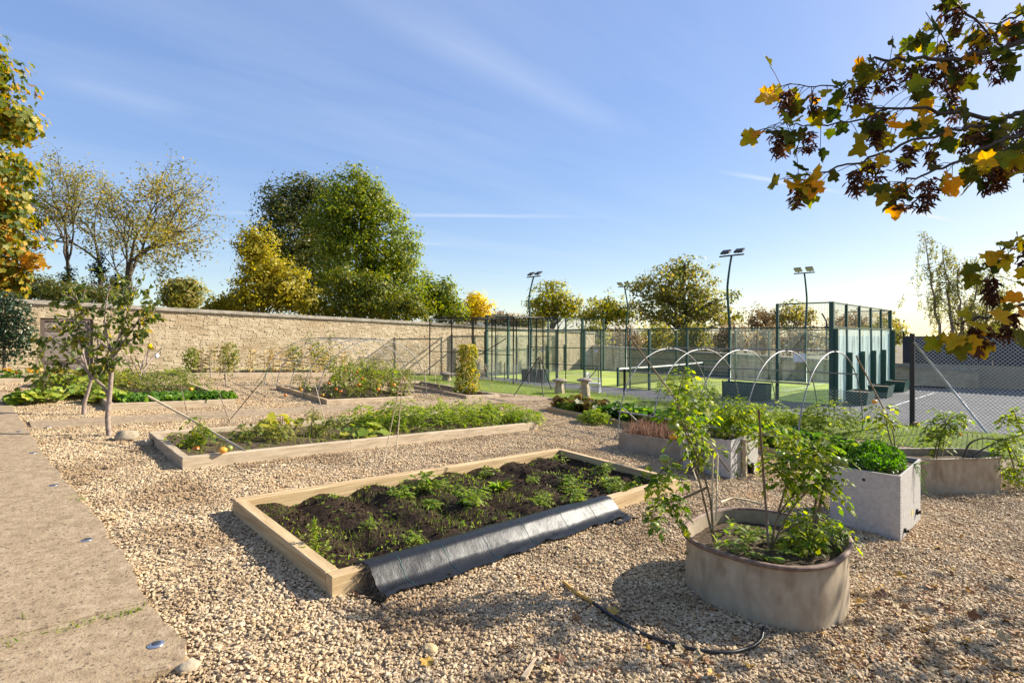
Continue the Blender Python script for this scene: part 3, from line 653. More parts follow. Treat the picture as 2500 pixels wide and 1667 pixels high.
# door in the wall
dz = G(2.35, 27.3)-.04
e = empty('wooden_door', (2.35, W1Y+.1, dz), 'tall weathered plank door set in the stone wall', 'door')
for k in range(6):
    a = 1.68+k*.225; mb = MB(); mb.box(a+.004, a+.221, W1Y+.10, W1Y+.145, dz+.02, dz+2.0)
    mb.build('plank', plain('door_wood', (.20, .16, .13), .8) if k == 0 else bpy.data.materials['door_wood'], e)
mb = MB(); mb.box(1.56, 1.68, W1Y+.04, W1Y+.2, dz, dz+2.1).box(3.03, 3.14, W1Y+.04, W1Y+.2, dz, dz+2.1).box(1.68, 3.03, W1Y+.04, W1Y+.2, dz+2.0, dz+2.1)
mb.build('frame', plain('door_frame', (.11, .075, .055), .8), e)
for h in (.35, 1.6): MB().box(1.70, 3.0, W1Y+.07, W1Y+.098, dz+h, dz+h+.12).build('ledge', bpy.data.materials['door_frame'], e)
# ---------------------------------------------------------------- hoop tunnels
def tunnel(name, label, ys, xa, xb, ztop, rails, mat, r=.02):
    e = empty(name, ((xa+xb)/2, sum(ys)/len(ys), G((xa+xb)/2, sum(ys)/len(ys))), label, 'hoop tunnel')
    for y in ys:
        c = (xa+xb)/2; hw = (xb-xa)/2; zt = ztop(y); pts = []
        for t in np.linspace(0, math.pi, 33):
            x = c-hw*math.cos(t)*(1-.0*math.sin(t)); zb = G(xa, y)*(.5+.5*math.cos(t))+G(xb, y)*(.5-.5*math.cos(t))
            s = math.sin(t)**.82; pts.append((x, y, zb-.15*(1-s)+(zt-zb)*s))
        mb = MB(); mb.tube(pts, r, 8); mb.build('hoop', mat, e, True)
    for (t, rr, nm) in rails:
        pts = []
        for y in (min(ys)-.05, max(ys)+.05):
            c = (xa+xb)/2; hw = (xb-xa)/2; zt = ztop(y); x = c-hw*math.cos(t); zb = G(xa, y)*(.5+.5*math.cos(t))+G(xb, y)*(.5-.5*math.cos(t)); s = math.sin(t)**.82
            pts.append((x, y, zb+(zt-zb)*s+(.02 if nm == 'ridge_pole' else 0)))
        mb = MB(); mb.tube(pts, rr, 6); mb.build(nm, mat, e, True)
    return e
HL = tunnel('hoop_tunnel', 'bare steel hoop tunnel over the tomato bed near the stone wall', [16.3, 17.35, 18.45, 19.6, 20.75], 7.45, 11.6, lambda y: 2.36+.005*(y-16), [(math.pi/2, .016, 'ridge_pole'), (.55, .014, 'side_rail'), (math.pi-.55, .014, 'side_rail')], M['steel_pipe'], .013)
HR = tunnel('hoop_tunnel', 'larger bare steel hoop tunnel over the chard bed by the padel court', [8.44, 7.4, 6.26, 5.09, 3.95], 12.3, 17.7, lambda y: 2.1, [(math.pi/2, .022, 'ridge_pole'), (.74, .02, 'side_rail'), (math.pi-.74, .02, 'side_rail'), (.20, .022, 'side_rail')], M['steel_pipe'], .0155)
mb = MB(); mb.tube([(12.42, 8.4, .55), (13.6, 8.6, -.05), ], .02, 6); mb.build('brace', M['steel_pipe'], HR, True)
mb = MB(); mb.tube([(12.35, 7.4, .5), (12.3, 8.3, -.05), ], .016, 6); mb.build('brace', M['steel_pipe'], HR, True)
# green cords tied at the far hoop
mb = MB()
for dx, dy in ((-.35, -.1), (-.25, .2), (.3, .1), (-.45, .35)): mb.tube([(7.62, 20.75, 1.35), (7.62+dx, 20.75+dy, G(7.6, 20.7)+.02)], .008, 5)
e = mb.build('guy_rope', plain('green_cord', (.02, .16, .07), .6)); tag(e, 'green cords tied down from the last steel hoop', 'rope')
# ---------------------------------------------------------------- fruit cage of black tube
cx0, cx1, cy0, cy1 = 19.0, 22.4, 19.3, 29.0
zt = 3.42
cage = empty('fruit_cage', (20.5, 23, -.05), 'tall black steel tube cage with netting in front of the stone wall', 'fruit cage')
cy1 = 26.4
def post(p, q, r=.035, nm='post', par=cage, mat='black_steel', n=6):
    mb = MB(); mb.tube([p, q], r, n); return mb.build(nm, M[mat], par, True)
ysC = [19.3, 20.9, 22.5, 24.3, 26.4]
for k, y in enumerate(ysC):
    post((cx0, y, G(cx0, y)-.05), (cx0, y, zt+.02*k)); post((cx1, y, -.25), (cx1, y, zt+.02*k))
    for s in (-1, 1):
        if 0 <= k+s < len(ysC): post((cx0, y, zt-.35), (cx0, y+s*.35, zt-.01), .02, 'brace')
for x in (20.1, 21.2): post((x, cy0, -.2), (x, cy0, zt))
for x in (cx0, cx1): post((x, cy0, zt), (x, cy1, zt+.08), .035, 'top_rail')
for y in (cy0, 22.5, cy1): post((cx0, y, zt+.01), (cx1, y, zt+.01), .03, 'top_rail')
post((cx0, cy0, 1.5), (cx0, cy1, 1.55), .02, 'rail')
V = [(cx0, cy0, zt-.02), (cx0, cy1, zt+.04), (cx1, cy1, zt+.04), (cx1, cy0, zt-.02)]
nx = 9; ny = 15; X, Y = np.meshgrid(np.linspace(cx0, cx1, nx), np.linspace(cy0, cy1, ny))
Z = zt-.05-.38*np.abs(np.sin((X-cx0)/(cx1-cx0)*math.pi))*(.5+.5*np.abs(np.sin((Y-cy0)*1.7)))
i = np.arange(ny-1)[:, None]*nx; j = np.arange(nx-1)[None]
mk('roof_net', np.stack([X, Y, Z], -1).reshape(-1, 3), np.stack([i+j, i+j+1, i+nx+j+1, i+nx+j], -1).reshape(-1, 4), M['net_black'], cage, True)
mk('side_net', [(cx0+.01, cy0, zt-.6), (cx0+.01, cy1, zt-.6), (cx0+.01, cy1, zt), (cx0+.01, cy0, zt)], [(0, 1, 2, 3)], M['net_black'], cage)
# ---------------------------------------------------------------- padel court
CX0, CX1, CY0, CY1, CZ = 23.4, 33.4, 6.25, 26.25, -.2
pc = empty('padel_court', ((CX0+CX1)/2, (CY0+CY1)/2, CZ), 'green steel and glass padel court enclosure on artificial turf', 'padel court')
MB().box(CX0, CX1, CY0, CY1, CZ-.04, CZ+.03).build('turf', M['turf'], pc)
mb = MB()
for a in (CY0+3.05, CY1-3.05): mb.box(CX0+.05, CX1-.05, a-.025, a+.025, CZ+.03, CZ+.034)
mb.box(28.375, 28.425, CY0+3.05, CY1-3.05, CZ+.0301, CZ+.0345); mb.build('court_marking', M['white_paint'], pc)
def gpost(x, y, h, w=.09, nm='post', d=None):
    d = d or w; return MB().box(x-w/2, x+w/2, y-d/2, y+d/2, CZ-.1, CZ+h).build(nm, M['green_steel'], pc)
sidey = [CY0+2*k for k in range(11)]
def rail(p, q, r=.03, nm='rail'):
    p = np.array(p); q = np.array(q); mb = MB(); lo = np.minimum(p, q)-r; hi = np.maximum(p, q)+r; mb.box(lo[0], hi[0], lo[1], hi[1], lo[2], hi[2]); return mb.build(nm, M['green_steel'], pc)
def wires(nm, u0, u1, c, axis, z0, z1, sp, r, par, mat):
    mb = MB(); o3 = (lambda u, z: (u, c, z)) if axis == 'x' else (lambda u, z: (c, u, z))
    for u in np.arange(u0+sp/2, u1, sp): mb.tube([o3(u, z0), o3(u, z1)], r, 3, False)
    for z in np.arange(z0+sp/2, z1, sp): mb.tube([o3(u0, z), o3(u1, z)], r, 3, False)
    o = mb.build(nm, M[mat], par); o['kind'] = 'stuff'; return o
for x in (CX0, CX1):
    for k, y in enumerate(sidey):
        if k == 5: continue
        gpost(x, y, 4.0 if k in (0, 10) or (k in (1, 9)) else 3.0, .16 if k in (0, 10) else .1)
    rail((x, CY0, CZ+3.0), (x, CY1, CZ+3.0)); 
    for a, b in ((sidey[0], sidey[1]), (sidey[9], sidey[10])):
        rail((x, a, CZ+3.97), (x, b, CZ+3.97), .025); wires('mesh_panel', a, b, x, 'y', CZ+3.03, CZ+3.95, .1, .004, pc, 'green_steel')
    for k in (0, 1, 8, 9):
        a, b = sidey[k], sidey[k+1]; mb = MB(); mb.box(x-.006, x+.006, a+.06, b-.06, CZ+.03, CZ+2.95)
        mb.build('glass_pane', M['glass'], pc)
    for k in (2, 3, 4, 5, 6, 7):
        a, b = sidey[k], sidey[k+1]
        if k in (4, 5) and x == CX0:
            g = 15.35 if k == 4 else 17.15
            if k == 4: a, b = sidey[4], sidey[4]+1.1
            else: a, b = sidey[6]-1.1, sidey[6]
            gpost(x, b if k == 4 else a, 3.0, .06)
        wires('mesh_panel', a, b, x, 'y', CZ+.05, CZ+2.97, .1, .0035, pc, 'green_steel')
        rail((x, a, CZ+1.05), (x, b, CZ+1.05), .02); rail((x, a, CZ+.08), (x, b, CZ+.08), .02); rail((x, a, CZ+2.0), (x, b, CZ+2.0), .02)
for y in (CY0, CY1):
    for k in range(1, 5): gpost(CX0+2*k, y, 4.0, .1)
    rail((CX0, y, CZ+3.0), (CX1, y, CZ+3.0), .035); rail((CX0, y, CZ+3.97), (CX1, y, CZ+3.97), .025)
    wires('mesh_panel', CX0, CX1, y, 'x', CZ+3.03, CZ+3.95, .1, .004, pc, 'green_steel')
    for k in range(5):
        a = CX0+2*k; mb = MB(); mb.box(a+.07, a+1.93, y-.006, y+.006, CZ+.03, CZ+2.95); mb.build('glass_pane', M['glass_dirty'] if y == CY0 else M['glass'], pc)
    s = -1 if y == CY0 else 1
    for k in range(6):                         # outside stiffeners behind each post
        x = CX0+2*k; MB().box(x-.035, x+.035, min(y, y+s*.22), max(y, y+s*.22), CZ-.1, CZ+(2.95 if k in (0, 5) else 2.0)).build('buttress', M['green_steel'], pc)
net = empty('padel_net', (28.4, 16.25, CZ), 'padel net with white tape strung across the turf', 'net')
for x in (CX0+.25, CX1-.2): MB().box(x-.05, x+.05, 16.2, 16.3, CZ, CZ+1.02).build('net_post', M['green_steel'], net)
xs_ = np.linspace(CX0+.25, CX1-.2, 21); sag = .04*np.sin(np.linspace(0, math.pi, 21))
V = [(x, 16.25, CZ+.04) for x in xs_]+[(x, 16.25, CZ+.93-s) for x, s in zip(xs_, sag)]; i = np.arange(20)
mk('net_mesh', V, np.stack([i, i+1, 22+i, 21+i], -1), M['net_court'], net)
mb = MB()
for k in range(20): mb.box8([(xs_[k], 16.235, CZ+.92-sag[k]), (xs_[k+1], 16.235, CZ+.92-sag[k+1]), (xs_[k+1], 16.265, CZ+.92-sag[k+1]), (xs_[k], 16.265, CZ+.92-sag[k]), (xs_[k], 16.235, CZ+1.0-sag[k]), (xs_[k+1], 16.235, CZ+1.0-sag[k+1]), (xs_[k+1], 16.265, CZ+1.0-sag[k+1]), (xs_[k], 16.265, CZ+1.0-sag[k])])
mb.build('tape', M['white_plastic'], net)
# floodlights on curved poles
for x, y, s, lb in ((CX0, CY0+4, 1, 'tall curved green floodlight pole with two lamps, at the near side of the court beside the long dark planter'), (CX1, CY0+4, -1, 'floodlight pole rising behind the tall corner of the padel court'), (CX0, CY0+16, 1, 'floodlight pole standing by the black fruit cage'), (CX1, CY0+16, -1, 'floodlight pole on the far side of the court by the oak-like tree')):
    lb = ' '.join(lb.split()[:16]); e = empty('floodlight', (x, y, CZ), lb, 'floodlight')
    pts = [(x-s*.02, y, CZ)]+[(x-s*(.12*math.sin((z-3)/3.2*math.pi*.9)*1.8-.0)+s*max(0, z-4.6)*.22, y, z) for z in np.linspace(2.9, 6.0, 12)]
    mb = MB(); mb.tube(pts, np.linspace(.06, .045, 13), 8); mb.build('pole', M['green_steel'], e, True)
    tx = pts[-1][0]; mb = MB(); mb.tube([(tx, y-.55, 6.02), (tx, y+.55, 6.02)], .035, 6); mb.build('crossbar', M['black_steel'], e, True)
    for dy in (-.3, .3):
        mb = MB(); c, sn = math.cos(.5), -math.sin(.5)*s; q = []
        for dz_ in (-.035, .035):
            for a, b in ((-.17, -.17), (.17, -.17), (.17, .17), (-.17, .17)):
                u = a*c+dz_*sn; w = -a*sn+dz_*c; q.append((tx+s*.1+u, y+dy+b*1.1, 6.22+w))
        mb.box8(q); lamp = mb.build('lamp', M['black_steel'], e)
        mk('lens', [tuple(np.array(p)-np.array((sn, 0, c))*.006) for p in q[:4]], [(0, 1, 2, 3)], plain('lamp_glass', (.5, .48, .4), .2) if 'lamp_glass' not in bpy.data.materials else bpy.data.materials['lamp_glass'], lamp)
        post((tx, y+dy, 6.03), (tx+s*.06, y+dy, 6.19), .02, 'bracket', e)
# planters
def trapeze(name, x0, x1, y0, y1, z0, h, tp, label, grp=None, plant=True):
    e = empty(name, ((x0+x1)/2, (y0+y1)/2, z0), label, 'planter', grp); mb = MB(); w = .03
    b = [(x0+tp, y0+tp), (x1-tp, y0+tp), (x1-tp, y1-tp), (x0+tp, y1-tp)]; tq = [(x0, y0), (x1, y0), (x1, y1), (x0, y1)]; ti = [(x0+w, y0+w), (x1-w, y0+w), (x1-w, y1-w), (x0+w, y1-w)]
    V = [(*p, z0) for p in b]+[(*p, z0+h) for p in tq]+[(*p, z0+h) for p in ti]+[(*p, z0+h-.1) for p in ti]
    i = np.arange(4); k = (i+1) % 4
    mb.add(V, [np.concatenate([np.stack([i+o, k+o, k+o+4, i+o+4], -1) for o in (0, 4, 8)])]); mb.build('box', M['green_steel'], e)
    mk('soil', [(*p, z0+h-.06) for p in ti], [(0, 1, 2, 3)], M['rust'], e); return e
for k, x in enumerate((24.1, 27.5, 31.0)):
    trapeze('planter_box', x, x+1.25, CY0-1.05, CY0-.28, CZ, .52, .08, ['green tapered planter box holding a small bush below the streaked glass', 'middle green tapered planter box below the streaked court glass', 'far green tapered planter box at the end of the court glass'][k], 'green planters along the glass')
e = trapeze('planter_box', CX0-.75, CX0-.2, CY0+2.15, CY0+4.0, CZ, .72, .02, 'long dark green planter box along the side of the padel court')
e = trapeze('planter_box', CX0-.8, CX0-.2, 20.6, 22.3, CZ, .72, .02, 'dark planter box by the fruit cage end of the court')
# papers on the glass
for (px, py, x, lb) in ((1325, 855, CX0+.03, 'white notice stuck on court glass by the fruit cage'), (1455, 856, CX0+.03, 'small white notice on the court glass beside the chair'), (1952, 873, 23.36, 'white notice on the glass panel between the last two hoops')):
    p = ONX(px, py, x); s = .12 if px < 1900 else .22; mb = MB(); mb.box(p[0]-.004, p[0]+.004, p[1]-s, p[1]+s, p[2]-s*.75, p[2]+s*.75); tag(mb.build('notice', M['paper']), lb, 'notice')
# ---------------------------------------------------------------- chain-link fences
def chain(nm, y0, y1, x, zb, zt, cell, r, par, mat):
    mb = MB(); h = zt-zb
    for s, dx in ((1, 0), (-1, .006)):
        for u in np.arange(y0-h, y1+h, cell):
            a, b = (u, u+h*s); t0, t1 = 0., 1.
            lo, hi = y0, y1
            if s > 0: t0 = max(0, (lo-u)/h); t1 = min(1, (hi-u)/h)
            else: t0 = max(0, (u-hi)/h); t1 = min(1, (u-lo)/h)
            if t1-t0 < .02: continue
            mb.tube([(x+dx, u+s*h*t0, zb+h*t0), (x+dx, u+s*h*t1, zb+h*t1)], r, 3, False)
    o = mb.build(nm, M[mat], par); o['kind'] = 'stuff'; return o
FX = 19.75
lf = empty('low_fence', (FX, 12, G(FX, 12)), 'low chain link fence on thin green posts along the grass verge', 'fence')
for (a, b) in ((3.2, 7), (7, 10.5), (10.5, 13.2), (14.6, 18.5), (18.5, 23)):
    z0 = min(G(FX, a), G(FX, b))
    chain('chain_link', a, b, FX, z0+.0, z0+.95, .1, .005, lf, 'fence_grey')
for y in (5.2, 7, 8.9, 10.5, 13.2, 14.6, 16.5, 18.5, 20.7, 23): post((FX-.03, y, G(FX, y)-.05), (FX-.03, y, G(FX, y)+1.0), .022, 'post', lf, 'fence_green')
post((FX-.05, 13.2, G(FX, 13.2)-.05), (FX-.05, 13.2, G(FX, 13.2)+1.15), .06, 'gate_post', lf, 'black_steel')
post((FX-.03, 14.6, 1.05), (FX-.3, 15.6, -.1), .022, 'brace', lf, 'fence_green')
hf = empty('tall_fence', (FX, 1, -.2), 'tall chain link fence with a black end post and diagonal brace', 'fence')
chain('chain_link', -9, 3.13, FX, -.2, 2.45, .1, .0065, hf, 'fence_grey')
MB().box(FX-.07, FX+.03, 3.08, 3.2, -.3, 2.55).build('end_post', M['black_steel'], hf)
post((FX-.06, 3.1, 2.3), (FX-.06, 1.45, -.2), .03, 'brace', hf, 'fence_grey'); post((FX-.05, 3.1, 1.0), (FX-.05, 2.35, 1.0), .025, 'rail', hf, 'black_steel')
MB().box(FX-.22, FX-.04, 2.95, 3.1, -.25, -.06).build('footing', M['concrete'], hf)
for y in (-1.2, -5.0, -9): post((FX, y, -.25), (FX, y, 2.5), .03, 'post', hf, 'black_steel')
# black windbreak screen and fence of the tennis court beyond
ts = empty('windbreak_screen', (37, -4, -.2), 'dark windbreak screen on the far tennis court fence', 'screen')
for k in range(5):
    a = 6.3-k*3.8; mb = MB(); mb.box(36.98, 37.0, a-3.75, a, .95, 2.45); mb.build('screen_panel', M['screen'], ts)
    post((37.05, a, -.25), (37.05, a, 2.7), .04, 'post', ts, 'black_steel')
    mb = MB(); mb.box(36.9, 37.2, a-3.8, a, -.25, .95); mb.build('base_wall', M['wall_core'], ts)
for x, y, h in ((40, 21, 3.3), (40, 14, 3.6), (40, 11, 3.4)):
    e = MB(); e.tube([(x, y, -.4), (x, y, h), (x-.25, y+.2, h+.55)], .05, 6); tag(e.build('fence_post', M['black_steel']), 'cranked black fence post rising behind the padel court', 'post', 'cranked posts behind the court')
# ---------------------------------------------------------------- troughs and tanks
def trough(name, label, cx, cy, rx, ry, h, n=2.6, rot=0., rim=.03, mat='galv', rimmat='rust', z0=None, soilh=.13, seg=72, taper=.0):
    z0 = G(cx, cy)-.03 if z0 is None else z0
    e = empty(name, (cx, cy, z0), label, 'planter'); an = np.arange(seg)*2*math.pi/seg; c, s = math.cos(rot), math.sin(rot)
    def ring(k, z):
        a = np.sign(np.cos(an))*np.abs(np.cos(an))**(2/n)*(rx+k); b = np.sign(np.sin(an))*np.abs(np.sin(an))**(2/n)*(ry+k)
        zz = np.full(seg, z) if z > 0 else np.minimum(0, Gn(cx+a*c-b*s, cy+a*s+b*c)-z0-.03)
        return np.stack([cx+a*c-b*s, cy+a*s+b*c, z0+zz], -1)
    R = [ring(-taper, 0), ring(-taper*.5, h*.33), ring(0, h*.66), ring(.004*0, h-.035), ring(.0, h-.005)]
    j = np.arange(seg); k = (j+1) % seg
    def skin(R): return np.concatenate(R), np.concatenate([np.stack([i*seg+j, i*seg+k, (i+1)*seg+k, (i+1)*seg+j], -1) for i in range(len(R)-1)])
    V, F = skin(R); mk('wall', V, F, M[mat], e, True)
    V, F = skin([ring(-.012, h-.01), ring(-.014, h*.4)]); mk('lining', V, F, M[mat], e, True)
    if rim:
        V, F = skin([ring(-.012, h-.012), ring(-.006, h+.012), ring(rim*.55, h+.016), ring(rim, h), ring(rim*.8, h-.022), ring(.001, h-.02)]); mk('rim', V, F, M[rimmat], e, True)
    r = ring(-.013, h-soilh); rr = np.linspace(0, 1, 14)[1:]; cen = r.mean(0)
    V = [cen]+[cen+(p-cen)*t for t in rr for p in r]; V = np.array(V); V[1:, 2] += .03*fbm(V[1:, 0]*6, V[1:, 1]*6, 2, 4)*2; V[-seg:, 2] -= .02
    F = [np.concatenate([np.stack([1+i*seg+j, 1+i*seg+k, 1+(i+1)*seg+k, 1+(i+1)*seg+j], -1) for i in range(len(rr)-1)]), np.stack([np.zeros(seg, int), 1+j, 1+k], -1)]
    mk('soil', V, F, M['soil_dry'], e, True)
    return e, z0+h-soilh
T1, T1z = trough('galvanised_trough', 'round tan galvanised trough with a rusty rolled rim holding tomato plants', 5.83, 2.18, .80, .72, .62, 2.5, 0., .045, taper=-.01)
# its seam
a0 = np.array((5.83, 2.18)); sp = P(1886, 1525)[:2]; d = unit(sp-a0); q = a0+d*.742
mb = MB(); q2 = (q[0], q[1]); mb.box(q[0]-.012, q[0]+.012, q[1]-.006, q[1]+.006, G(*q)+.0, G(5.83, 2.18)+.56); mb.build('seam', M['galv_dark'], T1)
T3, T3z = trough('oval_trough', 'oblong pale galvanised trough of tomatoes beside the grass verge', *(P(2300, 1205)[:2]+FW*.45), 1.42, .46, .68, 3.2, math.atan2(RT[1], RT[0])+.06, .03, 'galv', 'galv')
def tank(name, label, x0, x1, y0, y1, h, mat, rivets=False, soilh=.06, lip=.02, skew=0.):
    z0 = G(x0, y0)-.04; e = empty(name, ((x0+x1)/2, (y0+y1)/2, z0), label, 'planter'); zt = z0+h; w = .012
    for nm, b in (('panel', (x0, x1, y0, y0+w)), ('panel', (x0, x1, y1-w, y1)), ('panel', (x0, x0+w, y0+w, y1-w)), ('panel', (x1-w, x1, y0+w, y1-w))):
        mb = MB(); q = [(b[0], b[2]), (b[1], b[2]), (b[1], b[3]), (b[0], b[3])]
        mb.box8([(x, y, G(x, y)-.06) for x, y in q]+[(x, y, zt) for x, y in q]); mb.build(nm, M[mat], e)
    mb = MB(); l = lip
    for b in ((x0-l*.3, x1+l*.3, y0-l*.3, y0+l), (x0-l*.3, x1+l*.3, y1-l, y1+l*.3), (x0-l*.3, x0+l, y0+l, y1-l), (x1-l, x1+l*.3, y0+l, y1-l)): mb.box(*b, zt-.004, zt+.01)
    mb.build('rim', M[mat], e)
    nx, ny = 14, 10; X, Y = np.meshgrid(np.linspace(x0+w, x1-w, nx), np.linspace(y0+w, y1-w, ny)); Z = zt-soilh+.05*fbm(X*5, Y*5, 3); i = np.arange(ny-1)[:, None]*nx; j = np.arange(nx-1)[None]
    mk('soil', np.stack([X, Y, Z], -1).reshape(-1, 3), np.stack([i+j, i+j+1, i+nx+j+1, i+nx+j], -1).reshape(-1, 4), M['soil_dry'], e, True)
    if rivets:
        mb = MB()
        for z in np.arange(z0+.06, zt-.04, .042):
            mb.sphere((x0-.001, y0+.035, z), .008, 6, 5); mb.sphere((x0+.035, y0-.001, z), .008, 6, 5)
        for u in np.arange(y0+.08, y1-.05, .045): mb.sphere((x0-.001, u, G(x0, u)+.045), .008, 6, 5)
        mb.build('rivets', M[mat], e, True)
        for (x, z, r) in ((x0+.16*(x1-x0), z0+.14, .035), (x0+.76*(x1-x0), z0+.2, .045)):
            mb = MB(); mb.tube([(x, y0+.01, z), (x, y0-.03, z)], r, 14); mb.tube([(x, y0-.03, z), (x, y0-.06, z)], r*.6, 12); mb.build('outlet', M['black_steel'], e, True)
        mb = MB(); mb.tube([(x0+.55*(x1-x0), y0+.004, z0+.25), (x0+.55*(x1-x0), y0-.003, z0+.25)], .05, 18); mb.build('sticker', plain('yellow_sticker', (.62, .5, .12), .5), e)
        mb = MB(); mb.tube([(x0+.01, y0+.5*(y1-y0), zt-.12), (x0-.006, y0+.5*(y1-y0), zt-.12)], .022, 12); mb.build('hole', M['black_steel'], e)
    return e, zt-soilh
T2, T2z = tank('square_tank', 'square pale galvanised water tank with rivets, planted with bushy green herbs', 8.97, 10.45, 1.56, 2.42, .93, 'galv_light', True)
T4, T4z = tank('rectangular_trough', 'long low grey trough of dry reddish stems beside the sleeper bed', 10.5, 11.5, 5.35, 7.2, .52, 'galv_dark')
T5, T5z = tank('tank_planter', 'pale galvanised tank overgrown with trailing plants beside a wooden post', 10.15, 11.45, 4.42, 5.45, .78, 'galv_light')
mb = MB(); mb.box(10.62, 10.68, 4.33, 4.40, G(10.6, 4.4)-.02, G(10.6, 4.4)+.74); tag(mb.build('wooden_post', M['cane']), 'thin wooden post standing against the pale tank', 'post')
p = P(1830, 1157); e = empty('plant_pot', p, 'small black plastic pot standing by the pale tank', 'pot')
an = np.arange(16)*2*math.pi/16; R = lambda r, z: np.stack([p[0]+r*np.cos(an), p[1]+r*np.sin(an), np.full(16, p[2]+z)], -1); j = np.arange(16); k = (j+1) % 16
V = np.concatenate([R(.07, 0), R(.095, .19), R(.105, .19), R(.105, .22), R(.09, .22), R(.085, .15)]); mk('body', V, np.concatenate([np.stack([i*16+j, i*16+k, (i+1)*16+k, (i+1)*16+j], -1) for i in range(5)]), M['hose_black'], e, True)
# ---------------------------------------------------------------- staddle stones, chair, tripods
def staddle(px, py, h, s, lb):
    p = P(px, py); e = empty('staddle_stone', p, lb, 'staddle stone', 'staddle stones on the verge')
    mb = MB(); q = []
    for z, w in ((-.05, .30*s), (h*.35, .24*s), (h*.74, .19*s)):
        for k in range(8):
            a = k*math.pi/4+math.pi/8; r = w*1.18*(1+.04*rng.normal()); q.append((p[0]+r*math.cos(a), p[1]+r*math.sin(a), p[2]+z))
    j = np.arange(8); k = (j+1) % 8; mb.add(q, [np.concatenate([np.stack([i*8+j, i*8+k, i*8+8+k, i*8+8+j], -1) for i in range(2)]), np.array([[16+i for i in range(8)]])]); mb.build('pedestal', M['staddle'], e)
    nu = 20; prof = [(.16, -.02), (.40, .0), (.46, .05), (.43, .1), (.33, .15), (.16, .19), (.01, .2)]; V = []
    for r, z in prof:
        for i in range(nu): a = i*2*math.pi/nu; rr = r*s*(1+.05*math.sin(3*a+px)+.03*rng.normal()); V.append((p[0]+rr*math.cos(a), p[1]+rr*math.sin(a), p[2]+h*.74+z*s+.008*rng.normal()))
    j = np.arange(nu); k = (j+1) % nu; mk('cap', V, np.concatenate([np.stack([i*nu+j, i*nu+k, (i+1)*nu+k, (i+1)*nu+j], -1) for i in range(len(prof)-1)]), M['staddle_cap'], e, True)
staddle(1366, 962, .74, .72, 'mushroom shaped staddle stone with a flat wide cap beside the iron tripod')
staddle(1428, 975, 1.0, .70, 'taller mushroom shaped staddle stone next to the white chair')
staddle(1090, 930, .42, .8, 'low staddle stone sunk in the grass before the stone wall')
p = P(1450, 958); cz = G(p[0], p[1])
ch = empty('garden_chair', (p[0], p[1], cz), 'white plastic garden armchair behind the taller staddle stone', 'chair')
u = -FW*.3+RT*.95; u /= np.linalg.norm(u); v = np.array((-u[1], u[0]))
def cp(a, b, z): q = p[:2]+u*a+v*b; return (q[0], q[1], cz+z)
for a in (-.24, .26):
    for b in (-.24, .24): mb = MB(); mb.tube([cp(a, b, 0), cp(a*.95, b*.95, .62 if a > 0 else .86)], .022, 6); mb.build('leg', M['white_plastic'], ch, True)
mb = MB(); mb.box8([cp(a, b, z) for z in (.40, .43) for a, b in ((-.24, -.24), (.26, -.24), (.26, .24), (-.24, .24))]); mb.build('seat', M['white_plastic'], ch)
for k in range(5):
    b = -.2+k*.1; mb = MB(); mb.box8([cp(a, b+d, z) for z in (.45,) for a, d in ((-.25, -.03), (-.22, -.03), (-.22, .03), (-.25, .03))]+[cp(a, b+d, .9) for a, d in ((-.31, -.03), (-.29, -.03), (-.29, .03), (-.31, .03))]); mb.build('back_slat', M['white_plastic'], ch)
for b in (-.24, .24): mb = MB(); mb.box8([cp(a, b+d, z) for z in (.6, .63) for a, d in ((-.28, -.03), (.28, -.03), (.28, .03), (-.28, .03))]); mb.build('armrest', M['white_plastic'], ch)
def poles(name, label, cat, top, feet, r, mat, group=None, nm='pole', n=6, over=.12):
    e = empty(name, np.mean(feet, axis=0), label, cat, group)
    for f in feet:
        f = np.array(f); tt = np.array(top)+rng.normal(size=3)*.015; d = tt-f; mb = MB(); mb.tube([f-d*.02, tt+d*over*rng.random()], r, n); mb.build(nm, M[mat], e, True)
    return e
f = [P(1255, 966), P(1327, 970), P(1347, 952)]; D = PJ(f[1])[2]; poles('iron_tripod', 'black iron tripod of three rods on the grass beside the staddle stones', 'tripod', AD(1316, 872, D), f, .022, 'black_steel', over=0)
f1 = [P(1080, 925), ]; pA = P(1088, 918); poles('prop_pole', 'black pole leaning in the fruit cage above the bean plant', 'pole', AD(1236, 825, PJ(pA)[2]), [pA], .03, 'black_steel', over=0)
g1 = [P(x, y, .1) for x, y in ((1010, 1005), (1075, 1010), (1130, 985), (1175, 1000), (1215, 990))]; D = PJ(g1[1])[2]
poles('cane_wigwam', 'wigwam of thin canes standing in the feathery bed', 'canes', AD(1185, 900, D+.3), g1, .007, 'cane')
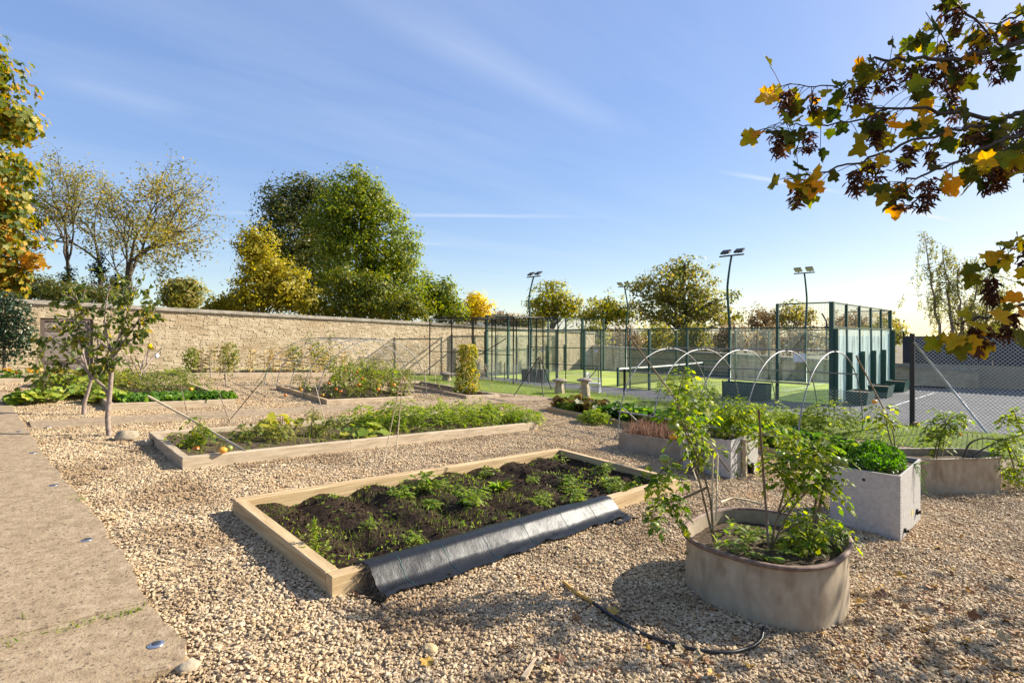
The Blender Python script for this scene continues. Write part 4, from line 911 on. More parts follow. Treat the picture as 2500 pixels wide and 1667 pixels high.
# single canes: (foot px, top px)
CANES = [((965, 1130), (985, 905), 'cane', 'upright cane beside a leaning cane at the feathery bed'), ((1045, 1010), (968, 893), 'cane', 'leaning cane crossing the upright cane over the feathery bed'), ((935, 1135), (980, 920), 'cane', 'thin pale cane leaning against the upright cane'),
 ((795, 1032), (750, 870), 'cane', 'pale cane leaning before the hoop tunnel'), ((575, 1165), (455, 965), 'cane', 'PLANK'), ((459, 1018), (440, 935), 'cane_dark', 'short dark cane in the tomato of the feathery bed'), ((560, 1030), (530, 945), 'cane_dark', 'thin dark stake leaning behind the tomato plant'), ((540, 1050), (640, 930), 'cane_dark', 'long dark stake slanting over the gravel by the tomato plant'),
 ((491, 935), (490, 830), 'cane_dark', 'dark stake tied to a small sapling before the corn'), ((2010, 1200), (0, 0), 'cane', '')]
for (f, t, m, lb) in CANES[:-1]:
    if lb == 'PLANK': continue
    a = P(f[0], f[1], 0); D = PJ(a)[2]; b = AD(t[0], t[1], D+(.5 if t[0] < f[0] else -.2)); mb = MB(); mb.tube([a-(b-a)*.03, b], .009, 6); tag(mb.build('garden_cane', M[m], None, True), lb, 'cane')
# long pale pole lying over the front tomato
a = P(600, 1102, .2); b = P(360, 965, 0); b = AD(362, 967, PJ(a)[2]+1.3); mb = MB(); mb.tube([a, a*.5+b*.5+np.array((0, 0, .02)), b], .022, 8); tag(mb.build('long_pole', M['cane'], None, True), 'long pale pole lying slantwise over the tomato plant', 'pole')
# big canes right
for (f, t, r, lb) in (((1780, 1150), (1532, 815), .018, 'tall bare cane leaning beside the first steel hoop'), ((1700, 1170), (1645, 1010), .012, 'thin cane slanting before the grey trough')):
    a = P(*f, .3); D = PJ(a)[2]; b = AD(*t, D+.6); mb = MB(); mb.tube([a, b], [r, r*.8], 7); tag(mb.build('garden_cane', M['cane_dark'] if r > .015 else M['cane'], None, True), lb, 'cane')
# canes in the bean bed
for k, (px, py) in enumerate([(1010, 925), (1040, 935), (1062, 938), (1098, 948), (1140, 955)]):
    a = P(px, py, .06); mb = MB(); mb.tube([a, a+np.array((rng.normal()*.06, rng.normal()*.06, 1.0+.25*rng.random()))], .009, 5); tag(mb.build('garden_cane', M['cane'], None, True), 'thin upright cane in the narrow bed beside the grass', 'cane', 'canes in the narrow bed')
# heap of bean poles in the squash bed
c0 = P(380, 960, .1); D = PJ(c0)[2]; e = empty('bean_poles', c0, 'collapsed heap of pale bean poles above the squash', 'canes')
for (fx, fy, tx, ty) in ((372, 985, 318, 870), (380, 980, 330, 868), (362, 975, 300, 862), (345, 900, 372, 850), (352, 925, 364, 838), (395, 965, 345, 905), (335, 960, 348, 880), (400, 985, 358, 940), (350, 905, 395, 850)):
    a = AD(fx, fy, D+rng.normal()*.2); b = AD(tx, ty, D+.6+rng.normal()*.3); mb = MB(); mb.tube([a, (a+b)/2+rng.normal(size=3)*.03, b], .014+.006*rng.random(), 5); mb.build('pole', M['bark_pale'], e, True)
q = AD(382, 868, D+.5); mb = MB(); mb.sphere(q, (.07, .05, .09), 8, 6); tag(mb.build('white_tag', M['paper'], None, True), 'white tag hanging from the bean poles', 'tag')
# hose, plank, boulders
hp = [(1376, 1420), (1405, 1445), (1450, 1471)]; mb = MB(); mb.tube([P(*q, .045) for q in hp], .017, 8); hs_ = empty('garden_hose', P(1600, 1560), 'black garden hose with a yellow end curling beside the round trough', 'hose'); mb.build('yellow_end', M['hose_yellow'], hs_, True)
hp = [(1448, 1470), (1500, 1508), (1560, 1543), (1640, 1572), (1720, 1590), (1790, 1592), (1838, 1578), (1860, 1560), (1864, 1530)]
ctrl = np.array([P(*q, .045 if i < 7 else .06+.04*(i-7)) for i, q in enumerate(hp)]); t_ = np.linspace(0, len(ctrl)-1, 50)
sp_ = np.stack([np.interp(t_, range(len(ctrl)), ctrl[:, k]) for k in range(3)], -1)
for _ in range(3): sp_[1:-1] = (sp_[:-2]+2*sp_[1:-1]+sp_[2:])/4
mb = MB(); mb.tube(sp_, .016, 8); mb.build('tube', M['hose_black'], hs_, True)
def boulder(px, py, r, lb, mat='boulder'):
    p = P(px, py); r = np.array(r); an = rng.random()*3; V = []; nu, nv = 10, 7; mb = MB(); mb.sphere((p[0], p[1], p[2]+r[2]*.55), r, nu, nv); mb.v[0] += rng.normal(size=mb.v[0].shape)*r.min()*.16
    tag(mb.build('boulder', M[mat], None, True), lb, 'stone')
boulder(312, 1076, (.19, .13, .14), 'brown boulder on the gravel beside the young tree trunk'); boulder(362, 1090, (.10, .12, .10), 'pale stone against the corner of the feathery bed'); boulder(1048, 1590, (.055, .075, .035), 'tan cobble lying in the shade on the gravel', 'boulder_tan'); boulder(460, 1640, (.08, .06, .05), 'pale stone at the broken end of the concrete path')
boulder(1262, 1432, (.05, .04, .03), 'small grey stone lying near the front fabric edge') if False else None
a, b = P(1278, 1655, .03), P(1308, 1608, .03); d = unit(b-a); s = np.cross(d, (0, 0, 1))*.02; mb = MB(); mb.box8([a-s+(0, 0, -.012), a+s+(0, 0, -.012), b+s*.4+(0, 0, -.012), b-s*.4+(0, 0, -.012), a-s+(0, 0, .012), a+s+(0, 0, .012), b+s*.4+(0, 0, .012), b-s*.4+(0, 0, .012)]); tag(mb.build('wood_offcut', M['wood_old_x']), 'tapered wood offcut lying on the gravel', 'offcut')
# black ground-cover fabric draped over the front sleeper of the first bed
fab = empty('ground_cover_fabric', (4.4, 4.6, G(4.4, 4.6)), 'black woven fabric draped over the front sleeper of the bare bed', 'fabric')
nu, nv = 170, 16; U = np.linspace(2.62, 6.55, nu); prof = [(4.98, .14), (4.86, .18), (4.78, .215), (4.74, .225), (4.68, .226), (4.63, .224), (4.59, .2), (4.565, .165), (4.545, .125), (4.52, .09), (4.49, .065), (4.45, .05), (4.42, .047), (4.39, .046), (4.36, .045), (4.33, .044)]
V = []
for i, x in enumerate(U):
    pull = .10*float(fbm(np.array(x*.9), np.array(1.), 21))+.015*math.sin(x*7)
    for k, (y, h) in enumerate(prof):
        f = max(0, (k-5)/10); w = .06*float(fbm(np.array(x*3.2+k*.3), np.array(k*.3), 31, 4))*(.35+f*1.7)+.016*float(fbm(np.array(x*17+k*.5), np.array(k*.2), 33, 3))
        V.append((x+.02*float(fbm(np.array(x*3), np.array(k*.3), 35)), y+pull*f-(.03 if k > 7 else 0)+w*.9, G(x, 4.6)+h+max(-.002, w)*.9))
i = np.arange(nu-1)[:, None]*nv; j = np.arange(nv-1)[None]; F = np.stack([i+j, i+nv+j, i+nv+j+1, i+j+1], -1).reshape(-1, 4); mk('sheet', V, F, M['black_cloth'], fab, True)
mb = MB(); 
for x in (2.95, 3.5, 4.05, 4.7, 5.4, 6.0):
    k = int((x-2.62)/(6.55-2.62)*(nu-1)); mb.tube([np.array(V[k*nv+q])+np.array((0, -.002, .0035)) for q in range(4, nv)], .0022, 4, False)
mb.build('marker_thread', plain('mint_thread', (.12, .35, .28), .6), fab)
mb = MB()
for q in range(420):
    k = rng.integers(3, nv); p0 = np.array(V[k]); L = .04+.12*rng.random(); d = unit(np.array((-1, -.25+.3*rng.normal(), -.35+.35*rng.normal()))); e1 = p0+d*L; e1[2] = max(e1[2]-.03, G(e1[0], e1[1])+.015 if e1[1] < 4.58 else G(e1[0], e1[1])+.2)
    mb.tube([p0, (p0+e1)/2+np.array((0, 0, .015*rng.random())), e1], .0016, 3, False)
mb.build('frayed_edge', M['hose_black'], fab)['kind'] = 'stuff'
mb = MB(); c = P(1515, 1275); 
VV = [(c[0]+a*.2+.02*rng.normal(), c[1]+b*.14+.02*rng.normal(), c[2]+.03+.05*rng.random()) for a in np.linspace(-1, 1, 6) for b in np.linspace(-1, 1, 5)]
i = np.arange(5)[:, None]*5; j = np.arange(4)[None]; mk('fold', VV, np.stack([i+j, i+5+j, i+6+j, i+1+j], -1).reshape(-1, 4), M['black_cloth'], fab, True)

# ---------------------------------------------------------------- plants
def plant(name, label, cat, base, group=None): return empty(name, base, label, cat, group)
def foliage(parts, mat, parent, nm='foliage'):
    V = []; F = {}; n = 0
    for v, fs in parts:
        V.append(v)
        for f in fs: F.setdefault(f.shape[1], []).append(f+n)
        n += len(v)
    o = mk(nm, np.concatenate(V), [np.concatenate(f) for f in F.values()], mat, parent, True); o['kind'] = 'stuff'; return o
def fruit(parent, p, r, mat): mb = MB(); mb.sphere(p, (r, r, r*.85), 12, 8, .06); return mb.build('fruit', M[mat], parent, True)
def tomato(label, base, stems, n, L, mat='l_tom', fruits=(), group=None, r=.012, smat='stem_brown', jit=.05, pairs=3, low=.15):
    """stems: polylines of world points; leaves hang from the upper part of each"""
    e = plant('tomato_plant', label, 'tomato plant', base, group); mb = MB(); pos = []; ax = []
    for s in stems:
        s = np.asarray(s, float); t = np.linspace(0, len(s)-1, len(s)*4); q = np.stack([np.interp(t, range(len(s)), s[:, k]) for k in range(3)], -1)
        for _ in range(2): q[1:-1] = (q[:-2]+2*q[1:-1]+q[2:])/4
        mb.tube(q, np.linspace(r, r*.35, len(q)), 6)
        m = int(n/len(stems)); tt = low+(1-low)*rng.random(m)**.8; k = tt*(len(q)-1); pp = np.stack([np.interp(k, range(len(q)), q[:, c]) for c in range(3)], -1)+rng.normal(size=(m, 3))*jit
        pos.append(pp); a = rdir(m); a[:, 2] = a[:, 2]*.4+.15; ax.append(unit(a))
    mb.build('stem', M[smat], e, True); pos = np.concatenate(pos); ax = np.concatenate(ax)
    foliage([compound(pos, ax, L*(.6+.7*rng.random(len(pos))), pairs, droop=.75)], M[mat], e)
    for p, rr, m in fruits: fruit(e, p, rr, m)
    return e
D1 = PJ((5.7, 2.2, 0))[2]
def at1(px, py, d=0.): return AD(px, py, D1+d)
b = np.array((5.55, 2.45, T1z)); 
tomato('tall leggy tomato plant in the left of the round rusty rimmed trough', b, [[at1(1742, 1320), at1(1712, 1190, .05), at1(1675, 1060, .05), at1(1650, 980, .1), at1(1672, 905, .2)], [at1(1742, 1322), at1(1735, 1210), at1(1700, 1110, -.05), at1(1665, 1020, -.1), at1(1700, 985)], [at1(1725, 1190), at1(1660, 1220, -.1), at1(1600, 1235, -.15)], [at1(1690, 1110), at1(1625, 1140, -.1), at1(1585, 1180, -.1)], [at1(1690, 1150), at1(1720, 1090, .1), at1(1705, 1010, .2)]], 125, .19, fruits=[(at1(1598, 1283), .05, 'tom_green'), (at1(1622, 1120), .055, 'tom_green'), (at1(1645, 1042), .06, 'tom_green'), (at1(1642, 1065), .04, 'tom_orange')], r=.014, low=.4)
b = np.array((5.65, 1.85, T1z))
tomato('bushy tomato plant with hard green fruit over the right of the round trough', b, [[at1(1880, 1350), at1(1895, 1260), at1(1960, 1180), at1(2000, 1110), at1(2010, 1060)], [at1(1880, 1345), at1(1930, 1240), at1(2010, 1160), at1(2045, 1120)], [at1(1900, 1250), at1(1930, 1150), at1(1945, 1090), at1(1935, 1050)], [at1(1990, 1300), at1(2010, 1200), at1(1985, 1130), at1(1960, 1110)], [at1(1905, 1300), at1(1990, 1255), at1(2050, 1300)], [at1(1905, 1300), at1(1960, 1270), at1(1980, 1330)], [at1(1930, 1200), at1(1900, 1150), at1(1890, 1130)]], 230, .185, fruits=[(at1(2020, 1190), .055, 'tom_green'), (at1(1960, 1193), .05, 'tom_green'), (at1(1905, 1110), .05, 'tom_green'), (at1(2040, 1122), .05, 'tom_green'), (at1(2058, 1128), .048, 'tom_green'), (at1(1905, 1368, -.35), .042, 'tom_green')], r=.012, low=.35)
for (f, t, lb) in (((1878, 1350), (1852, 1000), 'straight brown cane standing in the middle of the round trough'), ((1975, 1355), (2010, 1190), 'cane leaning at the right side of the round trough'), ((1978, 1340), (1998, 1170), 'second cane leaning at the right of the round trough')):
    mb = MB(); mb.tube([at1(*f), at1(*t)], [.014, .011], 7); tag(mb.build('garden_cane', M['cane_dark'], None, True), lb, 'cane')
mb = MB(); mb.tube([at1(1738, 1290), at1(1740, 1110), at1(1745, 1095), at1(1752, 1110), at1(1748, 1270)], .009, 7); tag(mb.build('bent_hoop', M['cane'], None, True), 'narrow bent cane hoop in the round trough', 'cane')
mb = MB(); mb.tube([at1(1760, 1225, .3), at1(1790, 1215, .35), at1(1830, 1222, .35), at1(1862, 1232, .3)], .012, 7); tag(mb.build('dry_stalk', M['cane'], None, True), 'pale dry stalk arching over the back rim of the round trough', 'stalk')
# low weeds in trough 1
pos = np.array([(5.3+rng.random()*.9, 1.75+rng.random()*.9, T1z+.02) for _ in range(46)]); a = rdir(46, .9)
e = plant('trough_weeds', 'low bright weeds on the soil of the round trough', 'weeds', (5.8, 2.2, T1z)); foliage([compound(pos, a, .14+.08*rng.random(46), 3)], M['l_weed'], e)
mb = MB(); mb.sphere(at1(1968, 1335), .045, 10, 7); fruit(e, at1(1968, 1338), .045, 'tom_orange')
# herbs in the square tank
def bushlet(name, label, cat, x0, x1, y0, y1, z, h, n, size, mat, prim='oval', group=None, over=.1):
    e = plant(name, label, cat, ((x0+x1)/2, (y0+y1)/2, z), group)
    u = rng.random((n, 3)); r = np.sqrt(rng.random(n)); a = rng.random(n)*6.283
    X = (x0+x1)/2+(x1-x0)/2*(1+over)*r*np.cos(a)*1.15; Y = (y0+y1)/2+(y1-y0)/2*(1+over)*r*np.sin(a)*1.15
    top = h*(1-.55*r**2)*(.75+.5*vnoise(X*5, Y*5, 3)); Zz = z+top*np.sqrt(u[:, 2])
    foliage([leaves(prim, np.stack([X, Y, Zz], -1), rdir(n, .5), rdir(n, .6), size*(.6+.8*rng.random(n)))], M[mat], e); return e
bushlet('herb_bush', 'dense bright green herb filling the square tank', 'herb', 9.05, 10.4, 1.62, 2.36, T2z-.02, .34, 2600, .05, 'l_herb', over=-.16)
q = np.array((9.9, 1.55, T2z+.08)); mbp = MB(); 
e = plant('trailing_sprig', 'feathery sprig hanging over the lit side of the square tank', 'sprig', q)
for dx, dz_ in ((.1, -.25), (.35, -.2), (.25, -.45), (.5, -.05)): mbp.tube([q, q+np.array((dx*.5, -.06, .03)), q+np.array((dx, -.1, dz_))], .004, 4)
mbp.build('stem', M['stem'], e); pp = np.concatenate([np.linspace(q, q+np.array((dx, -.1, dz_)), 16) for dx, dz_ in ((.1, -.25), (.35, -.2), (.25, -.45), (.5, -.05))]); pp = np.repeat(pp, 3, 0); foliage([leaves('long', pp, rdir(len(pp)), rdir(len(pp)), .032)], M['l_herb'], e)
D2 = PJ((9.7, 2.2, 0))[2]
a2 = lambda px, py, d=0: AD(px, py, D2+d)
tomato('spindly tomato stem rising behind the square tank', (10, 2.35, T2z), [[a2(2185, 1110, .2), a2(2170, 1060, .2), a2(2160, 1010, .2), a2(2130, 985, .2)], [a2(2188, 1110, .2), a2(2180, 1050, .25), a2(2165, 1005, .3)]], 26, .2, fruits=[(a2(2178, 1030), .03, 'tom_green'), (a2(2168, 995), .03, 'tom_green'), (a2(2135, 980), .04, 'tom_orange')], low=.5)
mb = MB(); mb.tube([a2(2185, 1050, .4), a2(2090, 868, .4)], .012, 6); tag(mb.build('garden_cane', M['cane_dark'], None, True), 'dark cane leaning left above the square tank', 'cane')
D3 = PJ(P(2300, 1205))[2]+.4; a3 = lambda px, py, d=0: AD(px, py, D3+d)
tomato('tomato plant at the left end of the oblong trough', (*a3(2275, 1120)[:2], T3z), [[a3(2278, 1125), a3(2290, 1070), a3(2285, 1035)], [a3(2285, 1125), a3(2300, 1050), a3(2330, 1010), a3(2360, 1025)], [a3(2300, 1110), a3(2310, 1030), a3(2300, 1005)]], 110, .2, fruits=[(a3(2270, 1062), .06, 'tom_green')], low=.2)
tomato('sprawling tomato with a bare arching stem at the right of the oblong trough', (*a3(2350, 1130)[:2], T3z), [[a3(2348, 1128), a3(2365, 1080), a3(2400, 1068), a3(2445, 1075), a3(2475, 1100), a3(2490, 1140)], [a3(2350, 1128), a3(2400, 1095), a3(2450, 1072), a3(2500, 1060)], [a3(2455, 1075), a3(2470, 1120), a3(2480, 1170)], [a3(2420, 1128), a3(2410, 1120)], [a3(2500, 1062), a3(2485, 1030), a3(2475, 1005)]], 170, .2, fruits=[(a3(2468, 1202), .06, 'tom_green'), (a3(2488, 1195), .055, 'tom_green'), (a3(2345, 1060), .035, 'tom_orange')], low=.45, r=.02, smat='bark')
# trough 4: dry reddish stems; tank 5: tomato and trailing thyme
n = 900; pos = np.stack([10.55+.9*rng.random(n), 5.4+1.75*rng.random(n), np.full(n, T4z)], -1); ax = rng.normal(size=(n, 3))*.2; ax[:, 2] = 1
e = plant('dry_thicket', 'thicket of dry reddish stems in the low grey trough', 'dry plants', (11, 6.3, T4z)); foliage([leaves('blade', pos, ax, rdir(n), .22+.2*rng.random(n))], M['l_heather'], e)
D5 = PJ((10.5, 4.9, 0))[2]; a5 = lambda px, py, d=0: AD(px, py, D5+d)
tomato('large dark tomato plant spilling over the pale tank by the post', (10.7, 4.8, T5z), [[a5(1800, 1090), a5(1790, 1040), a5(1770, 1005)], [a5(1800, 1090), a5(1830, 1030), a5(1840, 1000)], [a5(1790, 1090), a5(1750, 1050), a5(1730, 1030)], [a5(1820, 1080), a5(1880, 1050), a5(1930, 1070)], [a5(1800, 1090), a5(1780, 1110, -.1), a5(1775, 1130, -.1)], [a5(1810, 1050), a5(1800, 1010), a5(1805, 1000)]], 330, .2, fruits=(), low=.1, jit=.1)
n = 1500; u = rng.random(n); py = 1040+110*rng.random(n)**.8; pxx = 1690+60*rng.random(n)-(py-1040)*.05; pos = np.array([AD(a, b_, D5-.25+.35*c) for a, b_, c in zip(pxx, py, rng.random(n))])
e = plant('trailing_thyme', 'grey green trailing shrub hanging down the shaded side of the pale tank', 'shrub', (10.1, 5.2, T5z)); foliage([leaves('long', pos, rdir(n, -.6), rdir(n), .06)], M['l_thyme'], e)
mb = MB(); mb.tube([AD(1680, 1160, D5-.4), AD(1735, 1105, D5-.4), AD(1790, 1065, D5-.2)], .022, 7); tag(mb.build('dark_stake', M['cane_dark'], None, True), 'thick dark stake leaning across the pale tank', 'stake')
D6 = D5-.3
tomato('yellow green tomato vine climbing before the low grey trough', (10.2, 5.4, G(10.2, 5.4)), [[AD(1665, 1160, D6), AD(1668, 1050, D6), AD(1672, 950, D6+.2), AD(1675, 900, D6+.3)], [AD(1668, 1060, D6), AD(1700, 990, D6), AD(1720, 960, D6)]], 70, .19, low=.35)
# ---------------------------------------------------------------- bed plants
# weeds and seedlings in the bare bed, in the furrows
def weed(S, n, x0, x1, y0, y1, L, mat, thr, seed, prim='comp'):
    X = x0+(x1-x0)*rng.random(n); Y = y0+(y1-y0)*rng.random(n); k = fbm(X*1.6, Y*1.6, seed) > thr; X, Y = X[k], Y[k]; Z = soil_z(S, X, Y)
    pos = np.stack([X, Y, Z], -1); a = rdir(len(X), .7)
    if prim == 'comp': return compound(pos, a, L*(.5+rng.random(len(X))), 3)
    if prim == 'blade': a[:, 2] += .8; return leaves('blade', pos, a, rdir(len(X)), L*(.5+rng.random(len(X))))
    return leaves(prim, pos, a, rdir(len(X), .8), L*(.5+rng.random(len(X))))
o = foliage([weed(S1, 3600, 2.4, 8.4, 4.8, 7.2, .035, 0, .04, 41, 'oval'), weed(S1, 3000, 2.4, 6.2, 4.9, 7.2, .07, 0, .05, 42, 'blade'), weed(S1, 420, 2.4, 6.6, 4.9, 7.2, .07, 0, .02, 43)], M['l_weed'], None, 'ground_weeds'); tag(o, 'carpet of small green weeds on the bare soil bed', None)
ico = stones.objects[0].data
n = 3200; X = 2.45+5.9*rng.random(n); Y = 4.85+2.3*rng.random(n); Z = soil_z(S1, X, Y); oct_ = np.array([(1, 0, 0), (0, 1, 0), (-1, 0, 0), (0, -1, 0), (0, 0, 1), (0, 0, -1)], float)
V = (oct_[None]*(.55+.9*rng.random((n, 6, 1))))*(.008+.02*rng.random((n, 1, 1))**2.5)+np.stack([X, Y, Z+.004], -1)[:, None]; FO = np.array([(0, 1, 4), (1, 2, 4), (2, 3, 4), (3, 0, 4), (1, 0, 5), (2, 1, 5), (3, 2, 5), (0, 3, 5)])
o = mk('clods', V.reshape(-1, 3), (FO[None]+(np.arange(n)*6)[:, None, None]).reshape(-1, 3), M['soil'], bed1); o['kind'] = 'stuff'
k = 0
for (px, py, s) in ((980, 1215, 1.2), (1040, 1195, 1.7), (1050, 1240, 1.0), (1110, 1200, 1.0), (1150, 1235, 1.5), (1165, 1215, 1.3), (1185, 1160, 1.0), (1300, 1180, .9), (1315, 1230, 1.1), (1325, 1210, .8), (1370, 1125, 1.1), (1385, 1180, 1.2), (1395, 1200, 1.3), (1410, 1225, 1.4), (1475, 1160, 1.3), (1485, 1190, 1.5), (1500, 1200, 1.0), (770, 1350, .9), (900, 1290, .8), (1010, 1330, .9)):
    p = P(px, py, .1); p[2] = soil_z(S1, p[0], p[1]); n = int(30*s); pos = p+rng.normal(size=(n, 3))*np.array((.055, .055, .0))*s; pos[:, 2] += rng.random(n)*.11*s
    e = plant('seedling', 'leafy green seedling sprouting from the ridged bare bed', 'seedling', p, 'seedlings in the bare bed'); foliage([compound(pos, rdir(n, .5), .12*s*(.6+.6*rng.random(n)), 3)], M['l_weed'], e)
    mb = MB(); mb.tube([p-np.array((0, 0, .02)), p+np.array((.01, 0, .14*s))], .005, 5); mb.build('stem', M['stem'], e)
p = P(1222, 1195, .1); p[2] = soil_z(S1, p[0], p[1]); e = plant('thistle_rosette', 'spiky pale green thistle rosette in the bare bed', 'weed', p); n = 26; a = rdir(n); a[:, 2] = .35+.4*rng.random(n); foliage([leaves('long', np.repeat(p[None], n, 0), a, (0, 0, 1), .2+.06*rng.random(n))], M['l_weed'], e)
p = P(768, 1350, .1); p[2] = soil_z(S1, p[0], p[1]); e = plant('upright_weed', 'slender upright weed near the corner of the bare bed', 'weed', p); n = 160; t = rng.random(n); pos = p+np.stack([rng.normal(size=n)*.03*(1.2-t), rng.normal(size=n)*.03*(1.2-t), t*.34], -1); foliage([leaves('long', pos, rdir(n, .5), rdir(n), .05)], M['l_weed'], e)
# bed 2
b = P(468, 1085, .15); D = PJ(b)[2]; A2 = lambda px, py, d=0: AD(px, py, D+d)
tomato('drooping tomato plant at the corner of the feathery bed', b, [[A2(470, 1100), A2(475, 1060), A2(468, 1030)], [A2(475, 1100), A2(500, 1060), A2(505, 1040)], [A2(465, 1100), A2(445, 1070), A2(425, 1062)], [A2(470, 1085), A2(485, 1040), A2(490, 1020)]], 75, .2, 'l_tom', [(A2(478, 1097, -.2), .07, 'tom_red'), (A2(460, 1105, -.2), .06, 'tom_red')], low=.1)
mb = MB(); q = P(544, 1103, .25); mb.sphere(q+np.array((0, 0, .03)), (.07, .07, .055), 14, 9, .08); tag(mb.build('tomato', M['tom_orange'], None, True), 'large orange tomato resting on the sleeper edge', 'tomato')
mb = MB(); q = P(560, 1098, .24); mb.sphere(q+np.array((0, 0, .03)), (.055, .055, .05), 12, 8, .06); tag(mb.build('tomato', M['tom_green'], None, True), 'green tomato beside the large orange one', 'tomato')
def feathery(label, x, y, r, h, n, mat='l_feather', group=None, S=S2, L=.22, name='leafy_vegetable'):
    z = G(x, y)+.12; e = plant(name, label, 'vegetable', (x, y, z), group); a = rng.random(n)*6.283; rr = r*np.sqrt(rng.random(n)); pos = np.stack([x+rr*np.cos(a), y+rr*np.sin(a), z+h*(1-.5*(rr/r)**2)*(.15+.85*rng.random(n))], -1)
    ax = np.stack([np.cos(a)*.7, np.sin(a)*.7, np.full(n, .5)], -1)+rng.normal(size=(n, 3))*.4
    foliage([compound(pos, ax, L*(.6+.6*rng.random(n)), 4, 'rhomb', .3, .6)], M[mat], e); return e
def squash(label, x, y, r, h, n, size, mat='l_squash', group=None, z=None, name='squash_plant'):
    z = G(x, y)+.1 if z is None else z; e = plant(name, label, 'vegetable', (x, y, z), group); a = rng.random(n)*6.283; rr = r*np.sqrt(rng.random(n)); hh = h*(.35+.65*rng.random(n))*(1-.4*(rr/r)**2)
    pos = np.stack([x+rr*np.cos(a), y+rr*np.sin(a), z+hh], -1); ax = np.stack([np.cos(a), np.sin(a), np.full(n, -.25)], -1)+rng.normal(size=(n, 3))*.35
    foliage([leaves('round', pos-unit(ax)*size*.4, ax, np.array((.25, -.25, 1))+rng.normal(size=(n, 3))*.3, size*(.55+.75*rng.random(n)))], M[mat], e)
    mb = MB()
    for k in range(min(n, 40)): mb.tube([(x+rr[k]*.6*math.cos(a[k]), y+rr[k]*.6*math.sin(a[k]), z-.03), tuple(pos[k]-np.array((0, 0, .01)))], .006, 4, False)
    mb.build('stalk', M['stem'], e); return e
squash('yellowing squash plant in the middle of the feathery bed', 4.45, 11.5, .5, .45, 55, .16, 'l_yellow'); squash('pale yellow green courgette by the front sleeper of the feathery bed', 5.9, 10.6, .5, .3, 38, .2, 'l_squash'); squash('upright yellow leaved squash behind the feathery bed', 7.0, 11.9, .4, .35, 30, .18, 'l_yellow')
tomato('straggly tomato plant in the middle of the feathery bed', (4.9, 11.0, G(4.9, 11)+.12), [[(4.9, 11, G(4.9, 11)+.1), (4.95, 11.1, G(4.9, 11)+.4), (5.05, 11.2, G(4.9, 11)+.7)], [(4.9, 11, G(4.9, 11)+.1), (5.2, 10.9, G(4.9, 11)+.35), (5.4, 10.9, G(4.9, 11)+.5)], [(4.4, 11, G(4.4, 11)+.1), (4.2, 10.9, G(4.4, 11)+.35), (4.0, 10.8, G(4.4, 11)+.3)]], 90, .2, 'l_tom_dull', low=.1)
tomato('dull green tomato behind the pole in the feathery bed', (3.6, 11.3, G(3.6, 11.3)+.12), [[(3.6, 11.3, G(3.6, 11)+.1), (3.7, 11.3, G(3.6, 11)+.45)], [(3.6, 11.3, G(3.6, 11)+.1), (3.95, 11.1, G(3.6, 11)+.35)]], 46, .2, 'l_tom_dull', low=.1)
for k, (x, y, r, h) in enumerate([(7.1, 11.0, .5, .75), (7.5, 11.6, .5, .65), (7.9, 10.7, .55, .55), (8.3, 11.5, .5, .62), (8.6, 10.6, .5, .55), (9.0, 11.4, .55, .62), (9.3, 10.6, .5, .6), (9.7, 11.4, .5, .6), (9.9, 10.6, .5, .55), (10.35, 11.0, .5, .5), (10.55, 10.35, .45, .42), (10.95, 10.6, .4, .3), (6.6, 10.9, .4, .4), (6.4, 11.7, .4, .5)]):
    feathery('feathery bright green plant in the far half of the long sleeper bed', x, y, r, h, 140, 'l_feather' if k % 4 else 'l_tom', 'feathery plants in the long bed')
n = 260; X = 2.5+4.5*rng.random(n); Y = 10+2.1*rng.random(n); o = foliage([compound(np.stack([X, Y, Gn(X, Y)+.12], -1), rdir(n, .6), .14*(.5+rng.random(n)), 3), weed(S2, 900, 2.5, 8, 10, 12.1, .16, 0, -.1, 3, 'blade')], M['l_tom_dull'], None, 'ground_weeds'); tag(o, 'low weeds and dry stalks on the soil of the feathery bed')
# bed 4 and the squash spilling onto the path
for k, (px, py, r) in enumerate([(100, 985, .5), (160, 975, .6), (215, 970, .6), (130, 945, .5), (190, 940, .6), (250, 950, .6), (260, 985, .5), (60, 990, .35), (230, 915, .5)]):
    p = P(px, py, 0); squash('sprawling squash plant with big yellow green leaves spilling over the gravel', p[0], p[1], r, .36, 95, .19, 'l_squash', 'sprawling squash plants', p[2]+.02)
p = P(300, 940, .15); squash('yellow squash behind the young tree trunk', p[0], p[1], .6, .5, 90, .18, 'l_yellow', None, p[2])
for k, x in enumerate(np.linspace(2.75, 5.05, 9)):
    for y in (16.75, 17.5):
        z = G(x, y)+.12; e = plant('kale_plant', 'dark green leafy kale in the row behind the concrete strip', 'kale', (x, y, z), 'kale row'); n = 52; a = rng.random(n)*6.28; ax = np.stack([np.cos(a), np.sin(a), .5+.8*rng.random(n)], -1)
        foliage([leaves('round', np.array((x, y, z))+rng.normal(size=(n, 3))*np.array((.09, .09, 0))+np.array((0, 0, .1))*rng.random((n, 1)), ax, np.array((0, 0, 1))+rng.normal(size=(n, 3))*.5, .12+.08*rng.random(n))], M['l_kale'], e)
for k, (x, y) in enumerate([(2.8, 18.6), (3.4, 19.2), (3.9, 18.5), (4.5, 19), (3.2, 20.3), (4.3, 20.2)]):
    feathery('straggling dull green vine in the bed behind the kale', x, y, .6, .8, 110, 'l_tom_dull', 'straggling vines behind the kale', S4, .25)
for (px, py, m) in ((316, 935, 'tom_orange'), (330, 940, 'tom_orange'), (466, 950, 'tom_orange')):
    q = P(px, py, .3); mb = MB(); mb.sphere(q, .06, 10, 7, .06); tag(mb.build('pumpkin', M[m], None, True), 'small orange pumpkin among the vines', 'pumpkin', 'small orange pumpkins')
